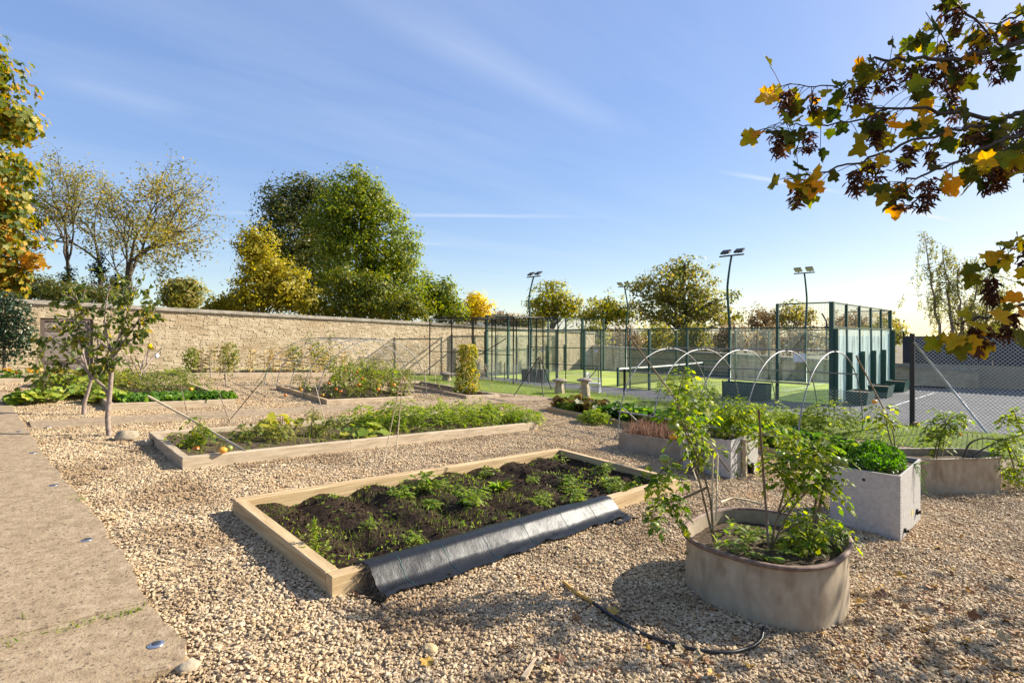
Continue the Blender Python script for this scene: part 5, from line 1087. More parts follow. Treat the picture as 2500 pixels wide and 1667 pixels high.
# bed 3 tomatoes under the hoops
k = 0
for x in (8.5, 9.3, 10.0, 10.55):
    for y in (16.2, 17.0, 17.9, 18.8):
        if x < 8.8 and y > 17.2: continue
        z = G(x, y)+.1; h = .95+.4*rng.random(); s = [[(x, y, z), (x+rng.normal()*.1, y+rng.normal()*.1, z+h*.5), (x+rng.normal()*.25, y+rng.normal()*.2, z+h)] for _ in range(3)]
        fr = [((x+rng.normal()*.2, y-.2+rng.normal()*.1, z+.2+.5*rng.random()), .06, ['tom_orange', 'tom_red', 'tom_green'][rng.integers(3)]) for _ in range(2)]
        tomato('bushy tomato plant under the steel hoops near the wall', (x, y, z), s, 62, .21, 'l_tom' if k % 2 else 'l_tom_dull', fr, 'tomatoes under the wall side hoops', low=.1, jit=.09); k += 1
for (x, y) in ((8.0, 17.0), (7.9, 18.4), (8.2, 19.2)):
    z = G(x, y)+.1; tomato('low sprawling tomato at the edge of the hooped bed', (x, y, z), [[(x, y, z), (x+.1, y, z+.25), (x-.1, y+.2, z+.5)]], 26, .18, 'l_tom_dull', [((x-.1, y-.1, z+.06), .06, 'tom_orange'), ((x+.15, y-.15, z+.06), .06, 'tom_green')], 'low tomatoes at the edge of the hooped bed', low=.05)
for (x, y, h) in ((9.0, 20.4, 2.1), (9.9, 20.6, 2.1)):
    z = G(x, y); tomato('tall thin climbing tomato behind the hooped bed', (x, y, z), [[(x, y, z), (x+.1, y, z+h*.5), (x+.05, y, z+h)]], 34, .2, 'l_tom_dull', [((x, y-.1, z+h*.7), .05, 'tom_orange')], 'climbing tomatoes behind the hooped bed', low=.25)
q = P(697, 967, .04); mb = MB(); mb.sphere(q+np.array((0, 0, .04)), .05, 10, 7); tag(mb.build('tomato', M['tom_red'], None, True), 'fallen red tomato on the gravel beside the hoops', 'tomato')
# bed 5: corn, amaranth, shrubs
for k, x in enumerate([6.5, 6.9, 7.6, 8.4, 9.15, 9.5, 10.2, 10.9, 11.5, 12.1, 12.7]):
    y = 24.8+.5*rng.random(); z = G(x, y)+.1; h = .9+.55*rng.random(); e = plant('corn_stalk', 'dry golden corn stalk in the bed against the stone wall', 'corn', (x, y, z), 'dry corn stalks'); mb = MB()
    pp = []; 
    for q in range(4):
        dx, dy = rng.normal()*.16, rng.normal()*.1; mb.tube([(x+dx, y+dy, z-.03), (x+dx*1.2, y+dy, z+h*(.7+.4*rng.random()))], .013, 5); pp += [(x+dx*1.1, y+dy, z+h*t) for t in (.15, .3, .45, .6, .75, .9)]
    mb.build('stem', M['l_corn'], e); n = len(pp); a = rdir(n); a[:, 2] = -.3+.5*rng.random(n); foliage([leaves('long', pp, a, rdir(n, .5), .32)], M['l_corn'], e)
for (x, y, s, m, lb) in ((6.05, 24.9, .8, 'l_tom_dull', 'rounded green bush at the end of the corn bed'), (7.5, 24.9, 1.0, 'l_tom_dull', 'tall loose green bush among the corn'), (10.4, 25.2, 1.0, 'l_tom_dull', 'dark green bush rising behind the hoops at the corn bed'), (11.6, 25.2, 1.1, 'l_tom_dull', 'tall green shrub in front of the wall at the corn bed')):
    z = G(x, y)+.1; e = plant('garden_shrub', lb, 'shrub', (x, y, z)); n = 420; r = rdir(n)*(.25+.75*rng.random((n, 1))**.5); pos = np.array((x, y, z+.75*s))+r*np.array((.42, .35, .62))*s; foliage([leaves('oval', pos, rdir(n), rdir(n, .5), .1)], M[m], e); mb = MB(); mb.tube([(x, y, z-.05), (x, y, z+.8*s)], .015, 5); mb.build('stem', M['stem_brown'], e)
x, y = 9.75, 24.6; x = float(ONX(615, 880, 8.9)[0]); p = AD(615, 905, 27.6); x, y = p[0], p[1]; z = G(x, y)+.05
e = plant('amaranth', 'dark crimson amaranth plume among the corn', 'amaranth', (x, y, z)); mb = MB(); mb.tube([(x, y, z), (x, y, z+.9)], .015, 5); mb.build('stem', M['amaranth'], e)
n = 260; t = rng.random(n); pos = np.array((x, y, z))+np.stack([rng.normal(size=n)*.09*(1.05-t), rng.normal(size=n)*.09*(1.05-t), .25+t*1.0], -1); foliage([leaves('oval', pos, rdir(n, -.2), rdir(n), .09)], M['amaranth'], e, 'plume')
x, y = p[0]-.95, p[1]+.1; z = G(x, y)+.05; e = plant('dead_stalks', 'cluster of dark dead flower spikes standing before the wall', 'dead stalks', (x, y, z)); mb = MB()
for q in range(7): dx = rng.normal()*.15; mb.tube([(x+dx*.5, y, z-.05), (x+dx, y+.05, z+1.2+.75*rng.random())], .028, 5)
mb.build('spike', M['bark_pale'], e)
for (px, py, h) in ((552, 943, 1.1), (515, 925, 1.3)):
    q = P(px, py); e = plant('sapling', 'small staked sapling on the gravel before the corn bed', 'sapling', q, 'saplings before the corn bed'); mb = MB(); mb.tube([q-np.array((0, 0, .05)), q+np.array((-.04, 0, h*.6)), q+np.array((.02, 0, h))], [.025, .018, .006], 6); mb.build('trunk', M['bark_pale'], e, True)
    n = 90; t = .2+.8*rng.random(n); pos = q+np.stack([rng.normal(size=n)*.16, rng.normal(size=n)*.14, t*h], -1); foliage([leaves('oval', pos, rdir(n, -.2), rdir(n), .08)], M['l_fruit'], e)
# bean column and trailing plants of bed 6
q = np.array((14.0, 16.9, G(14, 16.9)+.05)); e = plant('climbing_bean', 'tall column of golden green climbing beans beside the canes', 'bean plant', q); n = 1500; t = rng.random(n)**1.15; a = rng.random(n)*6.28; r = (.46-.2*t)*(.55+.9*vnoise(a*1.6, t*5, 7))*np.sqrt(.2+.8*rng.random(n)); pos = q+np.stack([r*np.cos(a), r*np.sin(a), 2.0*t], -1)
foliage([leaves('oval', pos, np.stack([np.cos(a), np.sin(a), np.full(n, -.8)], -1)+rng.normal(size=(n, 3))*.4, np.stack([np.cos(a), np.sin(a), np.full(n, .5)], -1)+rng.normal(size=(n, 3))*.4, .08+.08*rng.random(n))], M['l_bean'], e)
mb = MB()
for dx in (-.15, 0, .15): mb.tube([q+np.array((dx, 0, -.05)), q+np.array((dx*.5, .05, 2.15))], .012, 5)
mb.build('cane', M['cane'], e)
for k, y in enumerate((16.6, 17.8, 19.0, 20.0)):
    x = 13.4; z = G(x, y)+.06; tomato('thin trailing vine along the canes of the narrow bed', (x, y, z), [[(x, y, z), (x-.1, y+.2, z+.35), (x, y+.3, z+.6)]], 12, .18, 'l_tom_dull', [((x-.15, y, z+.1), .05, 'tom_green')], 'trailing vines in the narrow bed', low=.2)
# bed 7 row
for k, y in enumerate(np.linspace(11.9, 3.1, 20)):
    x = 14.2+rng.normal()*.12; z = G(x, y)+.08; m, lb, nm, gp = (('l_beet', 'bronze tinged beet plant at the near end of the hooped chard bed', 'beet_plant', 'bronze beet plants') if k < 4 else ('l_chard', 'glossy green chard plant in the bed below the larger hoops', 'chard_plant', 'glossy chard plants'))
    for dx in (-.33, .3):
        e = plant(nm, lb, nm.split('_')[0], (x+dx, y, z), gp); n = 46; a = rng.random(n)*6.28; ax = np.stack([np.cos(a), np.sin(a), .4+1.0*rng.random(n)], -1)
        foliage([leaves('round', np.array((x+dx, y, z))+rng.normal(size=(n, 3))*np.array((.1, .12, 0))+np.array((0, 0, .28))*rng.random((n, 1)), ax, np.array((0, 0, 1))+rng.normal(size=(n, 3))*.5, .2+.12*rng.random(n))], M[m], e)
        mb = MB()
        for q in range(8): mb.tube([(x+dx, y, z-.02), (x+dx+.1*math.cos(a[q]), y+.1*math.sin(a[q]), z+.22)], .008, 4, False)
        mb.build('stalk', M['stem'], e)
for (px, py, r, h, m, lb) in ((1650, 985, .6, 1.25, 'l_tom', 'tall pale green bushy weed rising inside the larger hoops'), (1715, 1000, .5, 1.0, 'l_weed', 'leafy weed between the second and third hoops'), (1400, 1010, .35, .3, 'l_feather', 'low ferny clump spilling over the sleeper beside the beets'), (1450, 1035, .3, .28, 'l_feather', 'small ferny clump on the gravel edge below the chard'), (2030, 1060, .6, .9, 'l_tom', 'bushy tomato like plant below the last hoop'), (1960, 1060, .5, .6, 'l_tom', 'leafy plant beside the last hoop leg'), (1800, 1030, .6, .75, 'l_tom', 'leafy mass growing between the middle hoops'), (1880, 1045, .55, .65, 'l_feather', 'ferny mass before the fourth hoop')):
    q = P(px, py, 0); feathery(lb, q[0], q[1], r, h, 320, m, None, S7, .24, 'bushy_weed')
# far-left shrub on the wall and orange flowers
q = AD(10, 830, 19.2); e = plant('wall_shrub', 'dark glossy evergreen shrub trained on the stone wall', 'shrub', (q[0], q[1], G(q[0], q[1]))); n = 3000; r = rdir(n)*(rng.random((n, 1))**.4); pos = np.array((AD(0, 800, 19.3)))+r[:, :1]*1.25*np.array((RT[0], RT[1], 0))+r[:, 1:2]*.55*np.array((FW[0], FW[1], 0))+r[:, 2:]*np.array((0, 0, 1.35)); pos = pos[pos[:, 1] < 27.2]; n = len(pos)
foliage([leaves('oval', pos, rdir(n), rdir(n, .4), .13)], M['l_shrub'], e); mb = MB(); mb.tube([(q[0], q[1], G(q[0], q[1])-.1), (q[0], q[1], 2.6)], .05, 6); mb.build('stem', M['bark'], e)
X = -1.9+4.2*rng.random(500); Y = 23.2+1.2*rng.random(500); o = foliage([leaves('oval', np.stack([X, Y, Gn(X, Y)+.12+.2*rng.random(500)], -1), rdir(500, .5), rdir(500, .5), .12)], M['l_chard'], None, 'flower_bed'); tag(o, 'low green leaves with orange flowers below the wall shrub')
X = -1.5+3.5*rng.random(70); Y = 23.2+.8*rng.random(70); o = foliage([leaves('round', np.stack([X, Y, Gn(X, Y)+.25+.15*rng.random(70)], -1), rdir(70, .5), rdir(70, .5), .12)], M['l_orange'], None, 'orange_flowers'); tag(o, 'scattered orange flowers below the wall shrub')
# weeds in the path joints
def tuft(px, py, n, L, lb): 
    q = P(px, py, .06); pos = q+rng.normal(size=(n, 3))*np.array((.05, .03, 0)); o = foliage([leaves('blade', pos, rdir(n, .9), rdir(n), L), leaves('long', pos[:n//3], rdir(n//3, .3), rdir(n//3, .7), L*.8)], M['l_weed'], None, 'weed_tuft'); o['kind'] = 'stuff'; tag(o, lb); o['kind'] = 'stuff'
for a in ((172, 1531), (200, 1525), (150, 1538), (255, 1510), (310, 1495), (325, 1492), (300, 1500), (335, 1490), (240, 1513), (190, 1217), (205, 1222), (175, 1212), (60, 1556), (45, 1512), (10, 1578)): tuft(a[0], a[1], 14, .06, 'green weed tuft growing in a joint of the concrete path')
p = P(1705, 1268); 
# ---------------------------------------------------------------- background trees
DENS = 2.1
def crown_pts(blobs, D, n, crad, fill=.55, per=26, dep=.9):
    """blobs (px, py, rx, ry in photo pixels) at depth D -> leaf positions in clumps, outward normals"""
    s = D/FPX; ar = np.array([b[2]*b[3] for b in blobs], float); ar /= ar.sum(); P_, N_ = [], []; cl = []
    for b, w in zip(blobs, ar):
        m = max(2, int(n*w*DENS/per)); c = AD(b[0], b[1], D+(b[4] if len(b) > 4 else 0)); d = rdir(m); r = (fill+(1-fill)*rng.random((m, 1))); ra = np.array((b[2]*s, (b[2]+b[3])/2*s*dep, b[3]*s))
        v = d*r*ra*(.86+.28*rng.random((m, 1))); cc = c+v[:, :1]*np.array((RT[0], RT[1], 0))+v[:, 1:2]*np.array((FW[0], FW[1], 0))+v[:, 2:]*np.array((0, 0, 1))
        nn = d[:, :1]*np.array((RT[0], RT[1], 0))+d[:, 1:2]*np.array((FW[0], FW[1], 0))+d[:, 2:]*np.array((0, 0, 1)); cl.append(cc)
        k = per; off = rng.normal(size=(m, k, 3)); off = unit(off)*(rng.random((m, k, 1))**.5)*crad*(.6+.8*rng.random((m, 1, 1)))*np.array((1, 1, .62))
        P_.append((cc[:, None]+off).reshape(-1, 3)); N_.append((nn[:, None]*.7+unit(off)*.6+rng.normal(size=(m, k, 3))*.35+np.array((0, 0, .25))).reshape(-1, 3))
    return np.concatenate(P_), np.concatenate(N_), np.concatenate(cl)
def limbs(base, top, clumps, r, n, mb):
    base = np.array(base, float); top = np.array(top, float); m = 8; t = np.linspace(0, 1, m)[:, None]
    tr = base*(1-t)+top*t+np.concatenate([np.zeros((1, 3)), rng.normal(size=(m-1, 3))*np.array((1, 1, 0))*r*.7]); mb.tube(tr, np.linspace(r, r*.3, m), 8)
    idx = rng.choice(len(clumps), min(n, len(clumps)), False)
    for c in clumps[idx]:
        f = np.clip((c[2]-base[2])/(top[2]-base[2]+1e-6)-.25*rng.random()-.12, .12, .9); s = np.array([np.interp(f*(m-1), range(m), tr[:, k]) for k in range(3)])
        mid = s*.45+c*.55+np.array((0, 0, np.linalg.norm(c-s)*.08))+rng.normal(size=3)*.1; mid2 = s*.75+c*.25+rng.normal(size=3)*.08
        r0 = r*(.42-.3*f); mb.tube([s, mid2, mid, c], [r0, r0*.75, r0*.5, r0*.15], 5, False)
def tree(name, label, D, blobs, n, leaf, mat, trunk, crad=.9, nl=30, tr=.25, fill=.5, group=None, prim='rhomb', base=None, dep=.9, bark='bark', extra=None):
    """trunk = (px of foot, px of leader top, py of leader top)"""
    b = AD(trunk[0], YHP, D); b[2] = G(b[0], b[1])-.2; e = empty(name, b, label, 'tree' if 'tree' in name else 'shrub', group)
    pos, nrm, cl = crown_pts(blobs, D, n, crad, fill, dep=dep); k = len(pos); keep = pos[:, 2] > b[2]+.1; pos, nrm = pos[keep], nrm[keep]; k = len(pos)
    ax = np.cross(nrm, rdir(k)); o = foliage([leaves(prim, pos, ax, nrm, leaf*(.6+.8*rng.random(k)))], M[mat], e, 'crown')
    if extra:
        pos, nrm, c2 = crown_pts(extra[0], D, extra[2], crad, fill, dep=dep); k = len(pos); foliage([leaves(prim, pos, np.cross(nrm, rdir(k)), nrm, leaf*(.6+.8*rng.random(k)))], M[extra[1]], e, 'crown')
    mb = MB(); limbs(b, AD(trunk[1], trunk[2], D), cl, tr, nl, mb); mb.build('trunk', M[bark], e, True); return e
tree('maple_tree', 'orange and green maple tree leaning in over the stone wall', 25.5, [(-105, 330, 150, 300), (-65, 560, 115, 170), (0, 665, 105, 75), (-75, 150, 65, 130), (28, 305, 58, 40), (5, 480, 65, 40)], 5600, .26, 'l_maple', (-150, -110, 120), .75, 40, .35, .35, prim='lobed', extra=([(85, 640, 45, 28), (-30, 480, 50, 55)], 'l_orange', 150))
def rec(mb, p, d, L, r, depth, tips, spread=.55, up=.15, seg=4, curl=0.25):
    pts = [p]; q = p.copy(); dd = d.copy(); rs = [r]
    for k in range(seg): dd = unit(dd+rng.normal(size=3)*curl*.5+np.array((0, 0, up*.25))); q = q+dd*L/seg; pts.append(q.copy()); rs.append(r*(1-.5*(k+1)/seg))
    mb.tube(pts, rs, 5 if depth > 1 else (4 if depth == 1 else 3), False)
    if depth == 0:
        tips += [(pts[k], dd) for k in range(1, seg+1)]; return
    if depth == 1: tips += [(pts[k], dd) for k in range(2, seg+1)]
    for k in range(rng.integers(3, 6)):
        f = .35+.65*rng.random() if k else 1.; s = np.array([np.interp(f*seg, range(seg+1), np.array(pts)[:, c]) for c in range(3)]); nd = unit(dd+rng.normal(size=3)*spread); rec(mb, s, nd, L*(.6+.25*rng.random()), r*.52, depth-1, tips, spread, up, seg, curl)
def bare_tree(name, label, base, limbs_, r, depth, leaf, per, mat, bark='bark', spread=.55, up=.1, group=None, prim='rhomb', cat='tree', scat=.2, curl=.25):
    e = empty(name, base, label, cat, group); mb = MB(); tips = []
    for p, d, L, rr in limbs_: rec(mb, np.array(p, float), unit(np.array(d, float)), L, rr, depth, tips, spread, up, 4, curl)
    for q, rad in r: mb.tube(q, rad, 8)
    mb.build('trunk', M[bark], e, True); pp = np.array([t[0] for t in tips]); k = len(pp)*per; pos = np.repeat(pp, per, 0)+rng.normal(size=(k, 3))*scat
    foliage([leaves(prim, pos, rdir(k, -.3), rdir(k), leaf*(.6+.8*rng.random(k)))], M[mat], e, 'crown'); return e
def cam3(r, f, u): v = RT*r+FW*f; return np.array((v[0], v[1], u))
D = 36.; b = AD(302, 720, D); b[2] = G(b[0], b[1]); f1 = AD(312, 690, D); f2 = AD(318, 640, D)
bare_tree('bare_tree', 'half bare tree with a wide leaning crown behind the stone wall', b, [(f1, cam3(.3, .1, 1), 3.4, .12), (f1, cam3(-.3, 0, 1), 2.9, .09), (f2, cam3(.9, -.2, .75), 2.7, .1), (f2, cam3(.75, .3, 1), 3.0, .1), (f2, cam3(.25, -.3, 1), 3.1, .1), (f2, cam3(1, .1, .4), 2.3, .07), (f1, cam3(-.6, .2, .5), 2.4, .07)], [([b, f1, f2], [.3, .22, .16])], 3, .17, 3, 'l_sparse', scat=.3)
D = 38.; b = AD(245, 740, D); b[2] = G(b[0], b[1]); f1 = AD(242, 640, D); b2 = AD(165, 640, D)
bare_tree('bare_tree', 'thinner half bare tree with ivy on its trunk beside the maple', b, [(f1, cam3(-.4, .2, 1), 3.4, .1), (f1, cam3(-.8, 0, .8), 3.2, .09), (f1, cam3(.1, 0, 1), 2.8, .08), (b2, cam3(.2, 0, 1), 3.6, .1), (b2, cam3(-.5, .1, 1), 3.2, .09), (b2, cam3(.6, -.1, .8), 3.0, .08)], [([b, AD(246, 690, D), f1], [.2, .15, .11]), ([AD(172, 745, D), b2], [.16, .1])], 3, .16, 3, 'l_sparse', scat=.3)
tree('ivy_shrub', 'dark ivy mass wrapped round the leaning trunk', 35.8, [(290, 700, 28, 40), (243, 660, 8, 60), (168, 690, 10, 50)], 1500, .16, 'l_ivy', (290, 290, 690), .4, 4, .1, .2)
tree('hedge_shrub', 'dark green clipped hedge showing above the stone wall', 30.5, [(150, 715, 90, 38), (235, 722, 75, 26), (70, 705, 70, 45)], 4200, .13, 'l_dark', (150, 150, 710), .55, 6, .1, .3)
tree('round_tree', 'small round dark tree far beyond the stone wall', 62, [(447, 722, 46, 40), (445, 700, 30, 18)], 1700, .42, 'l_far', (447, 447, 700), 1.2, 8, .3, .5)
tree('low_shrub', 'low olive shrub by the foot of the yellow tree', 37, [(545, 750, 45, 28), (520, 765, 30, 18)], 1300, .2, 'l_greeny', (545, 545, 735), .6, 8, .07, .4)
tree('yellow_tree', 'loose yellow autumn tree in front of the dark tree', 36, [(655, 705, 110, 62), (622, 600, 48, 60), (690, 690, 70, 55), (605, 740, 75, 38), (735, 735, 75, 42), (640, 650, 60, 50)], 7500, .2, 'l_gold', (650, 622, 560), .62, 40, .14, .3)
tree('dark_tree', 'dark bronze green tree behind the yellow one', 50, [(720, 570, 95, 120), (690, 500, 62, 58), (760, 650, 110, 110), (740, 465, 55, 45), (650, 600, 55, 65), (800, 500, 60, 60)], 10500, .27, 'l_dark', (760, 745, 480), .95, 36, .4, .4)
tree('sycamore_tree', 'big rounded sunlit green tree towering over the wall', 45, [(865, 520, 100, 105), (940, 600, 85, 115), (970, 690, 68, 95), (850, 640, 95, 120), (870, 460, 80, 50), (815, 560, 65, 80), (900, 720, 120, 70), (910, 510, 55, 60), (985, 640, 45, 60)], 17000, .24, 'l_green', (870, 880, 470), .85, 46, .45, .5)
tree('broad_shrub', 'broad yellow green bush below the big green tree', 37.5, [(865, 735, 95, 48), (960, 755, 75, 35), (840, 690, 42, 45), (905, 700, 60, 45), (1010, 750, 55, 45), (790, 760, 60, 30)], 6500, .19, 'l_olive', (880, 860, 690), .6, 26, .12, .35)
tree('green_tree', 'green tree stepping down to the right of the big green tree', 56, [(1080, 735, 45, 55), (1045, 715, 55, 50), (1110, 760, 40, 35)], 3200, .3, 'l_green', (1070, 1065, 700), .9, 12, .3, .45)
tree('golden_tree', 'small brilliant golden tree above the fruit cage', 60, [(1168, 756, 40, 30), (1160, 732, 20, 18), (1130, 770, 30, 18)], 1700, .3, 'l_brightgold', (1165, 1162, 725), .8, 8, .15, .3)
tree('field_tree', 'rounded green tree behind the left floodlight', 70, [(1350, 730, 62, 50), (1390, 755, 45, 35), (1320, 760, 45, 35)], 2000, .36, 'l_greeny', (1350, 1350, 690), 1.1, 22, .35, .4)
tree('field_tree', 'yellowing tree between the two left floodlights', 66, [(1485, 750, 55, 38), (1450, 770, 45, 28), (1520, 775, 40, 28)], 1500, .34, 'l_greeny', (1480, 1480, 725), 1.0, 16, .3, .35)
tree('oak_tree', 'wide spreading olive tree with open boughs behind the court', 64, [(1660, 690, 92, 58), (1715, 735, 90, 50), (1600, 735, 80, 50), (1665, 655, 55, 28), (1570, 700, 40, 30), (1760, 770, 60, 35), (1660, 770, 130, 35)], 4300, .36, 'l_far', (1670, 1660, 645), 1.15, 60, .5, .35)
for k, (px, py, rx, ry, D, m, lb) in enumerate([(1865, 775, 55, 30, 78, 'l_brown', 'brown autumn tree left of the tall court corner'), (1940, 765, 48, 32, 76, 'l_sparse', 'thin brown tree seen through the tall court mesh'), (2075, 785, 60, 28, 80, 'l_brown', 'russet tree seen behind the court end mesh'), (2165, 790, 40, 30, 85, 'l_sparse', 'pale scrubby tree between the court and the birch'), (1230, 775, 50, 20, 85, 'l_brown', 'low brown tree right of the golden tree'), (1290, 785, 50, 20, 85, 'l_far', 'low green tree behind the fruit cage'), (2150, 815, 60, 25, 60, 'l_birch', 'low yellowish shrub below the birch'), (2420, 815, 90, 30, 60, 'l_far', 'dense shrub behind the tall fence by the birch')]):
    tree('field_tree' if D > 70 else 'field_shrub', lb, D, [(px, py, rx, ry), (px-rx*.5, py+ry*.6, rx*.6, ry*.7), (px+rx*.5, py+ry*.5, rx*.6, ry*.7)], 900, .36, m, (px, px, py-ry*.4), 1.0, 14, .2, .3)
for k, (px, m) in enumerate([(1430, 'l_far'), (1510, 'l_brown'), (1590, 'l_greeny'), (1680, 'l_far'), (1770, 'l_brown'), (1860, 'l_brown'), (1950, 'l_brown'), (2040, 'l_brown'), (2110, 'l_far')]):
    tree('hedgerow_shrub', {'l_far': 'olive hedgerow bush behind the court and low wall', 'l_brown': 'brown scrubby hedgerow bush behind the court and low wall', 'l_greeny': 'yellow green hedgerow bush behind the court and low wall'}[m], 50+3*(k % 3), [(px, 835, 60, 32), (px+20, 815, 40, 28)], 1200, .26, m, (px, px, 815), .9, 10, .08, .3, group='hedgerow behind the court')
# weeping birch
D = 46; b = AD(2330, YHP, D); b[2] = G(b[0], b[1])-.2; e = empty('birch_tree', b, 'tall weeping birch with hanging yellow green strands', 'tree'); mb = MB(); pos = []
for (fx, tx, ty) in ((2300, 2252, 572), (2330, 2300, 605), (2350, 2335, 640), (2375, 2380, 625), (2400, 2420, 640), (2420, 2450, 700)):
    base = AD(fx, YHP+10, D); top = AD(tx, ty, D); t = np.linspace(0, 1, 9)[:, None]; st_ = base*(1-t)+top*t+rng.normal(size=(9, 3))*.08; mb.tube(st_, np.linspace(.12, .02, 9), 6)
    for q in range(52):
        f = .15+.85*rng.random()**.8; s = np.array([np.interp(f*8, range(9), st_[:, c]) for c in range(3)]); o_ = rng.normal(size=3)*np.array((.75, .75, .2))*(1.3-f*.85); tip = s+o_+np.array((0, 0, .15)); L = .5+1.5*rng.random()*(1.15-.6*f)
        mb.tube([s, tip, tip+np.array((o_[0]*.15, o_[1]*.15, -L))], [.02, .01, .004], 3, False); m = int(30*L); u = rng.random((m, 1)); pos.append(tip+np.array((o_[0]*.15, o_[1]*.15, -L))*u+rng.normal(size=(m, 3))*.09)
mb.build('trunk', M['bark_pale'], e, True); pos = np.concatenate(pos); k = len(pos); foliage([leaves('rhomb', pos, rdir(k, -.9), rdir(k), .17)], M['l_birch'], e, 'crown')

# ---------------------------------------------------------------- young fruit trees on the left
def px_limb(pts, D): return np.array([AD(x, y, D+(d[0] if d else 0)) for x, y, *d in pts])
def fruit_tree(label, base, D, mains, n_twig, nleaf, tw=.55, sag=0.):
    e = empty('fruit_tree', base, label, 'tree', None); mb = MB(); pos = []; dirs = []
    for pts, r0, r1 in mains:
        q = px_limb(pts, D); t = np.linspace(0, len(q)-1, len(q)*4); s = np.stack([np.interp(t, range(len(q)), q[:, k]) for k in range(3)], -1)
        for _ in range(2): s[1:-1] = (s[:-2]+2*s[1:-1]+s[2:])/4
        mb.tube(s, np.linspace(r0, r1, len(s)), 8)
        if r1 > .02: continue
        for k in range(n_twig):
            f = .25+.75*rng.random(); c = np.array([np.interp(f*(len(s)-1), range(len(s)), s[:, a]) for a in range(3)]); d = unit(unit(s[-1]-s[0])*.6+rng.normal(size=3)*.6+np.array((0, 0, .1))); L = tw*(.5+.8*rng.random())
            tp = [c, c+d*L*.5+np.array((0, 0, .02)), c+d*L+np.array((0, 0, -.08*L-sag*L))]; mb.tube(tp, [.008, .005, .002], 4, False)
            m = nleaf; u = .15+.85*rng.random((m, 1)); pos.append(c+(tp[2]-c)*u+rng.normal(size=(m, 3))*.035); dirs.append(np.repeat(d[None], m, 0))
    mb.build('trunk', M['bark_pale'], e, True); pos = np.concatenate(pos); k = len(pos); dirs = np.concatenate(dirs)
    foliage([leaves('oval', pos, dirs*.5+rng.normal(size=(k, 3))*.5+np.array((0, 0, -.7)), rdir(k, .3), .135*(.7+.5*rng.random(k)))], M['l_fruit'], e, 'crown'); return e
b = P(267, 1067); D = PJ(b)[2]
fruit_tree('young fruit tree with a straight pale trunk on the gravel by the boulder', b, D, [([(267, 1070), (262, 1020), (268, 960), (273, 900), (276, 865)], .05, .034), ([(265, 965), (250, 940), (232, 925), (218, 912), (195, 885), (170, 862), (150, 845), (100, 800)], .03, .006), ([(275, 880), (290, 850), (320, 810), (350, 765), (372, 735)], .026, .006), ([(276, 870), (262, 830), (255, 780), (262, 720), (270, 690)], .026, .005), ([(276, 865), (300, 800), (318, 740), (330, 700)], .024, .005), ([(215, 910), (200, 850), (180, 790), (165, 745)], .018, .005), ([(270, 930), (262, 900), (268, 880)], .012, .005), ([(195, 885), (165, 890), (140, 900), (110, 925)], .012, .005), ([(262, 850), (220, 810), (200, 760), (185, 720)], .016, .005), ([(275, 868), (310, 840), (350, 800), (380, 770)], .016, .005)], 13, 7, .4)
b = P(205, 1015); D = PJ(b)[2]
fruit_tree('second young fruit tree leaning over the squash behind the first', b, D, [([(205, 1020), (205, 985), (215, 955), (222, 930)], .05, .032), ([(222, 930), (235, 890), (240, 840), (232, 790)], .024, .006), ([(222, 930), (200, 870), (160, 810), (130, 760)], .024, .006), ([(225, 925), (270, 870), (300, 820)], .02, .006), ([(160, 810), (120, 830), (95, 870)], .014, .005)], 13, 6, .42)

# ---------------------------------------------------------------- overhanging sycamore at the right
SD = 3.25
trunk = CW(9.6, 5.3, 0); tz = G(trunk[0], trunk[1])
syc = empty('overhanging_sycamore', (trunk[0], trunk[1], tz), 'sycamore reaching in from the right with yellowing leaves and seed bunches', 'tree')
mb = MB(); ttop = trunk+np.array((.2, .3, 9)); mb.tube([trunk+np.array((0, 0, tz-.3)), trunk+np.array((.05, .1, 3)), trunk+np.array((-.1, .2, 6)), ttop], [.38, .28, .2, .05], 12); mb.build('trunk', M['bark'], syc, True)
BR = [([(2560, 262), (2498, 274), (2442, 291), (2326, 277), (2252, 265), (2112, 263)], .03, .0), ([(2560, 95), (2452, 121), (2347, 139), (2256, 144), (2165, 144), (2116, 142)], .03, .15), ([(2442, 300), (2361, 312), (2256, 337), (2151, 375), (2081, 403), (2010, 421), (1955, 426), (1915, 440)], .016, -.1), ([(2560, 300), (2498, 323), (2424, 347), (2326, 396), (2238, 435), (2186, 450)], .02, -.25), ([(2165, 150), (2133, 186), (2074, 207), (1989, 210), (1933, 203), (1895, 215)], .010, .1), ([(2170, 264), (2109, 295), (1982, 309), (1916, 298), (1880, 318)], .011, .0), ([(2290, -60), (2326, 0), (2407, 84), (2452, 121)], .018, .2), ([(2580, 715), (2500, 739), (2425, 766), (2357, 783), (2320, 790)], .018, -.2), ([(2580, 540), (2500, 575), (2450, 600), (2420, 650), (2400, 700)], .014, -.1), ([(2326, 277), (2330, 180), (2300, 90), (2260, 30)], .01, .25), ([(2600, 0), (2500, 30), (2440, 60), (2380, 50)], .016, .3), ([(2600, 430), (2500, 385), (2440, 390), (2400, 410)], .012, .1)]
joints = []; leafpos = []; leafw = []; seedpos = []
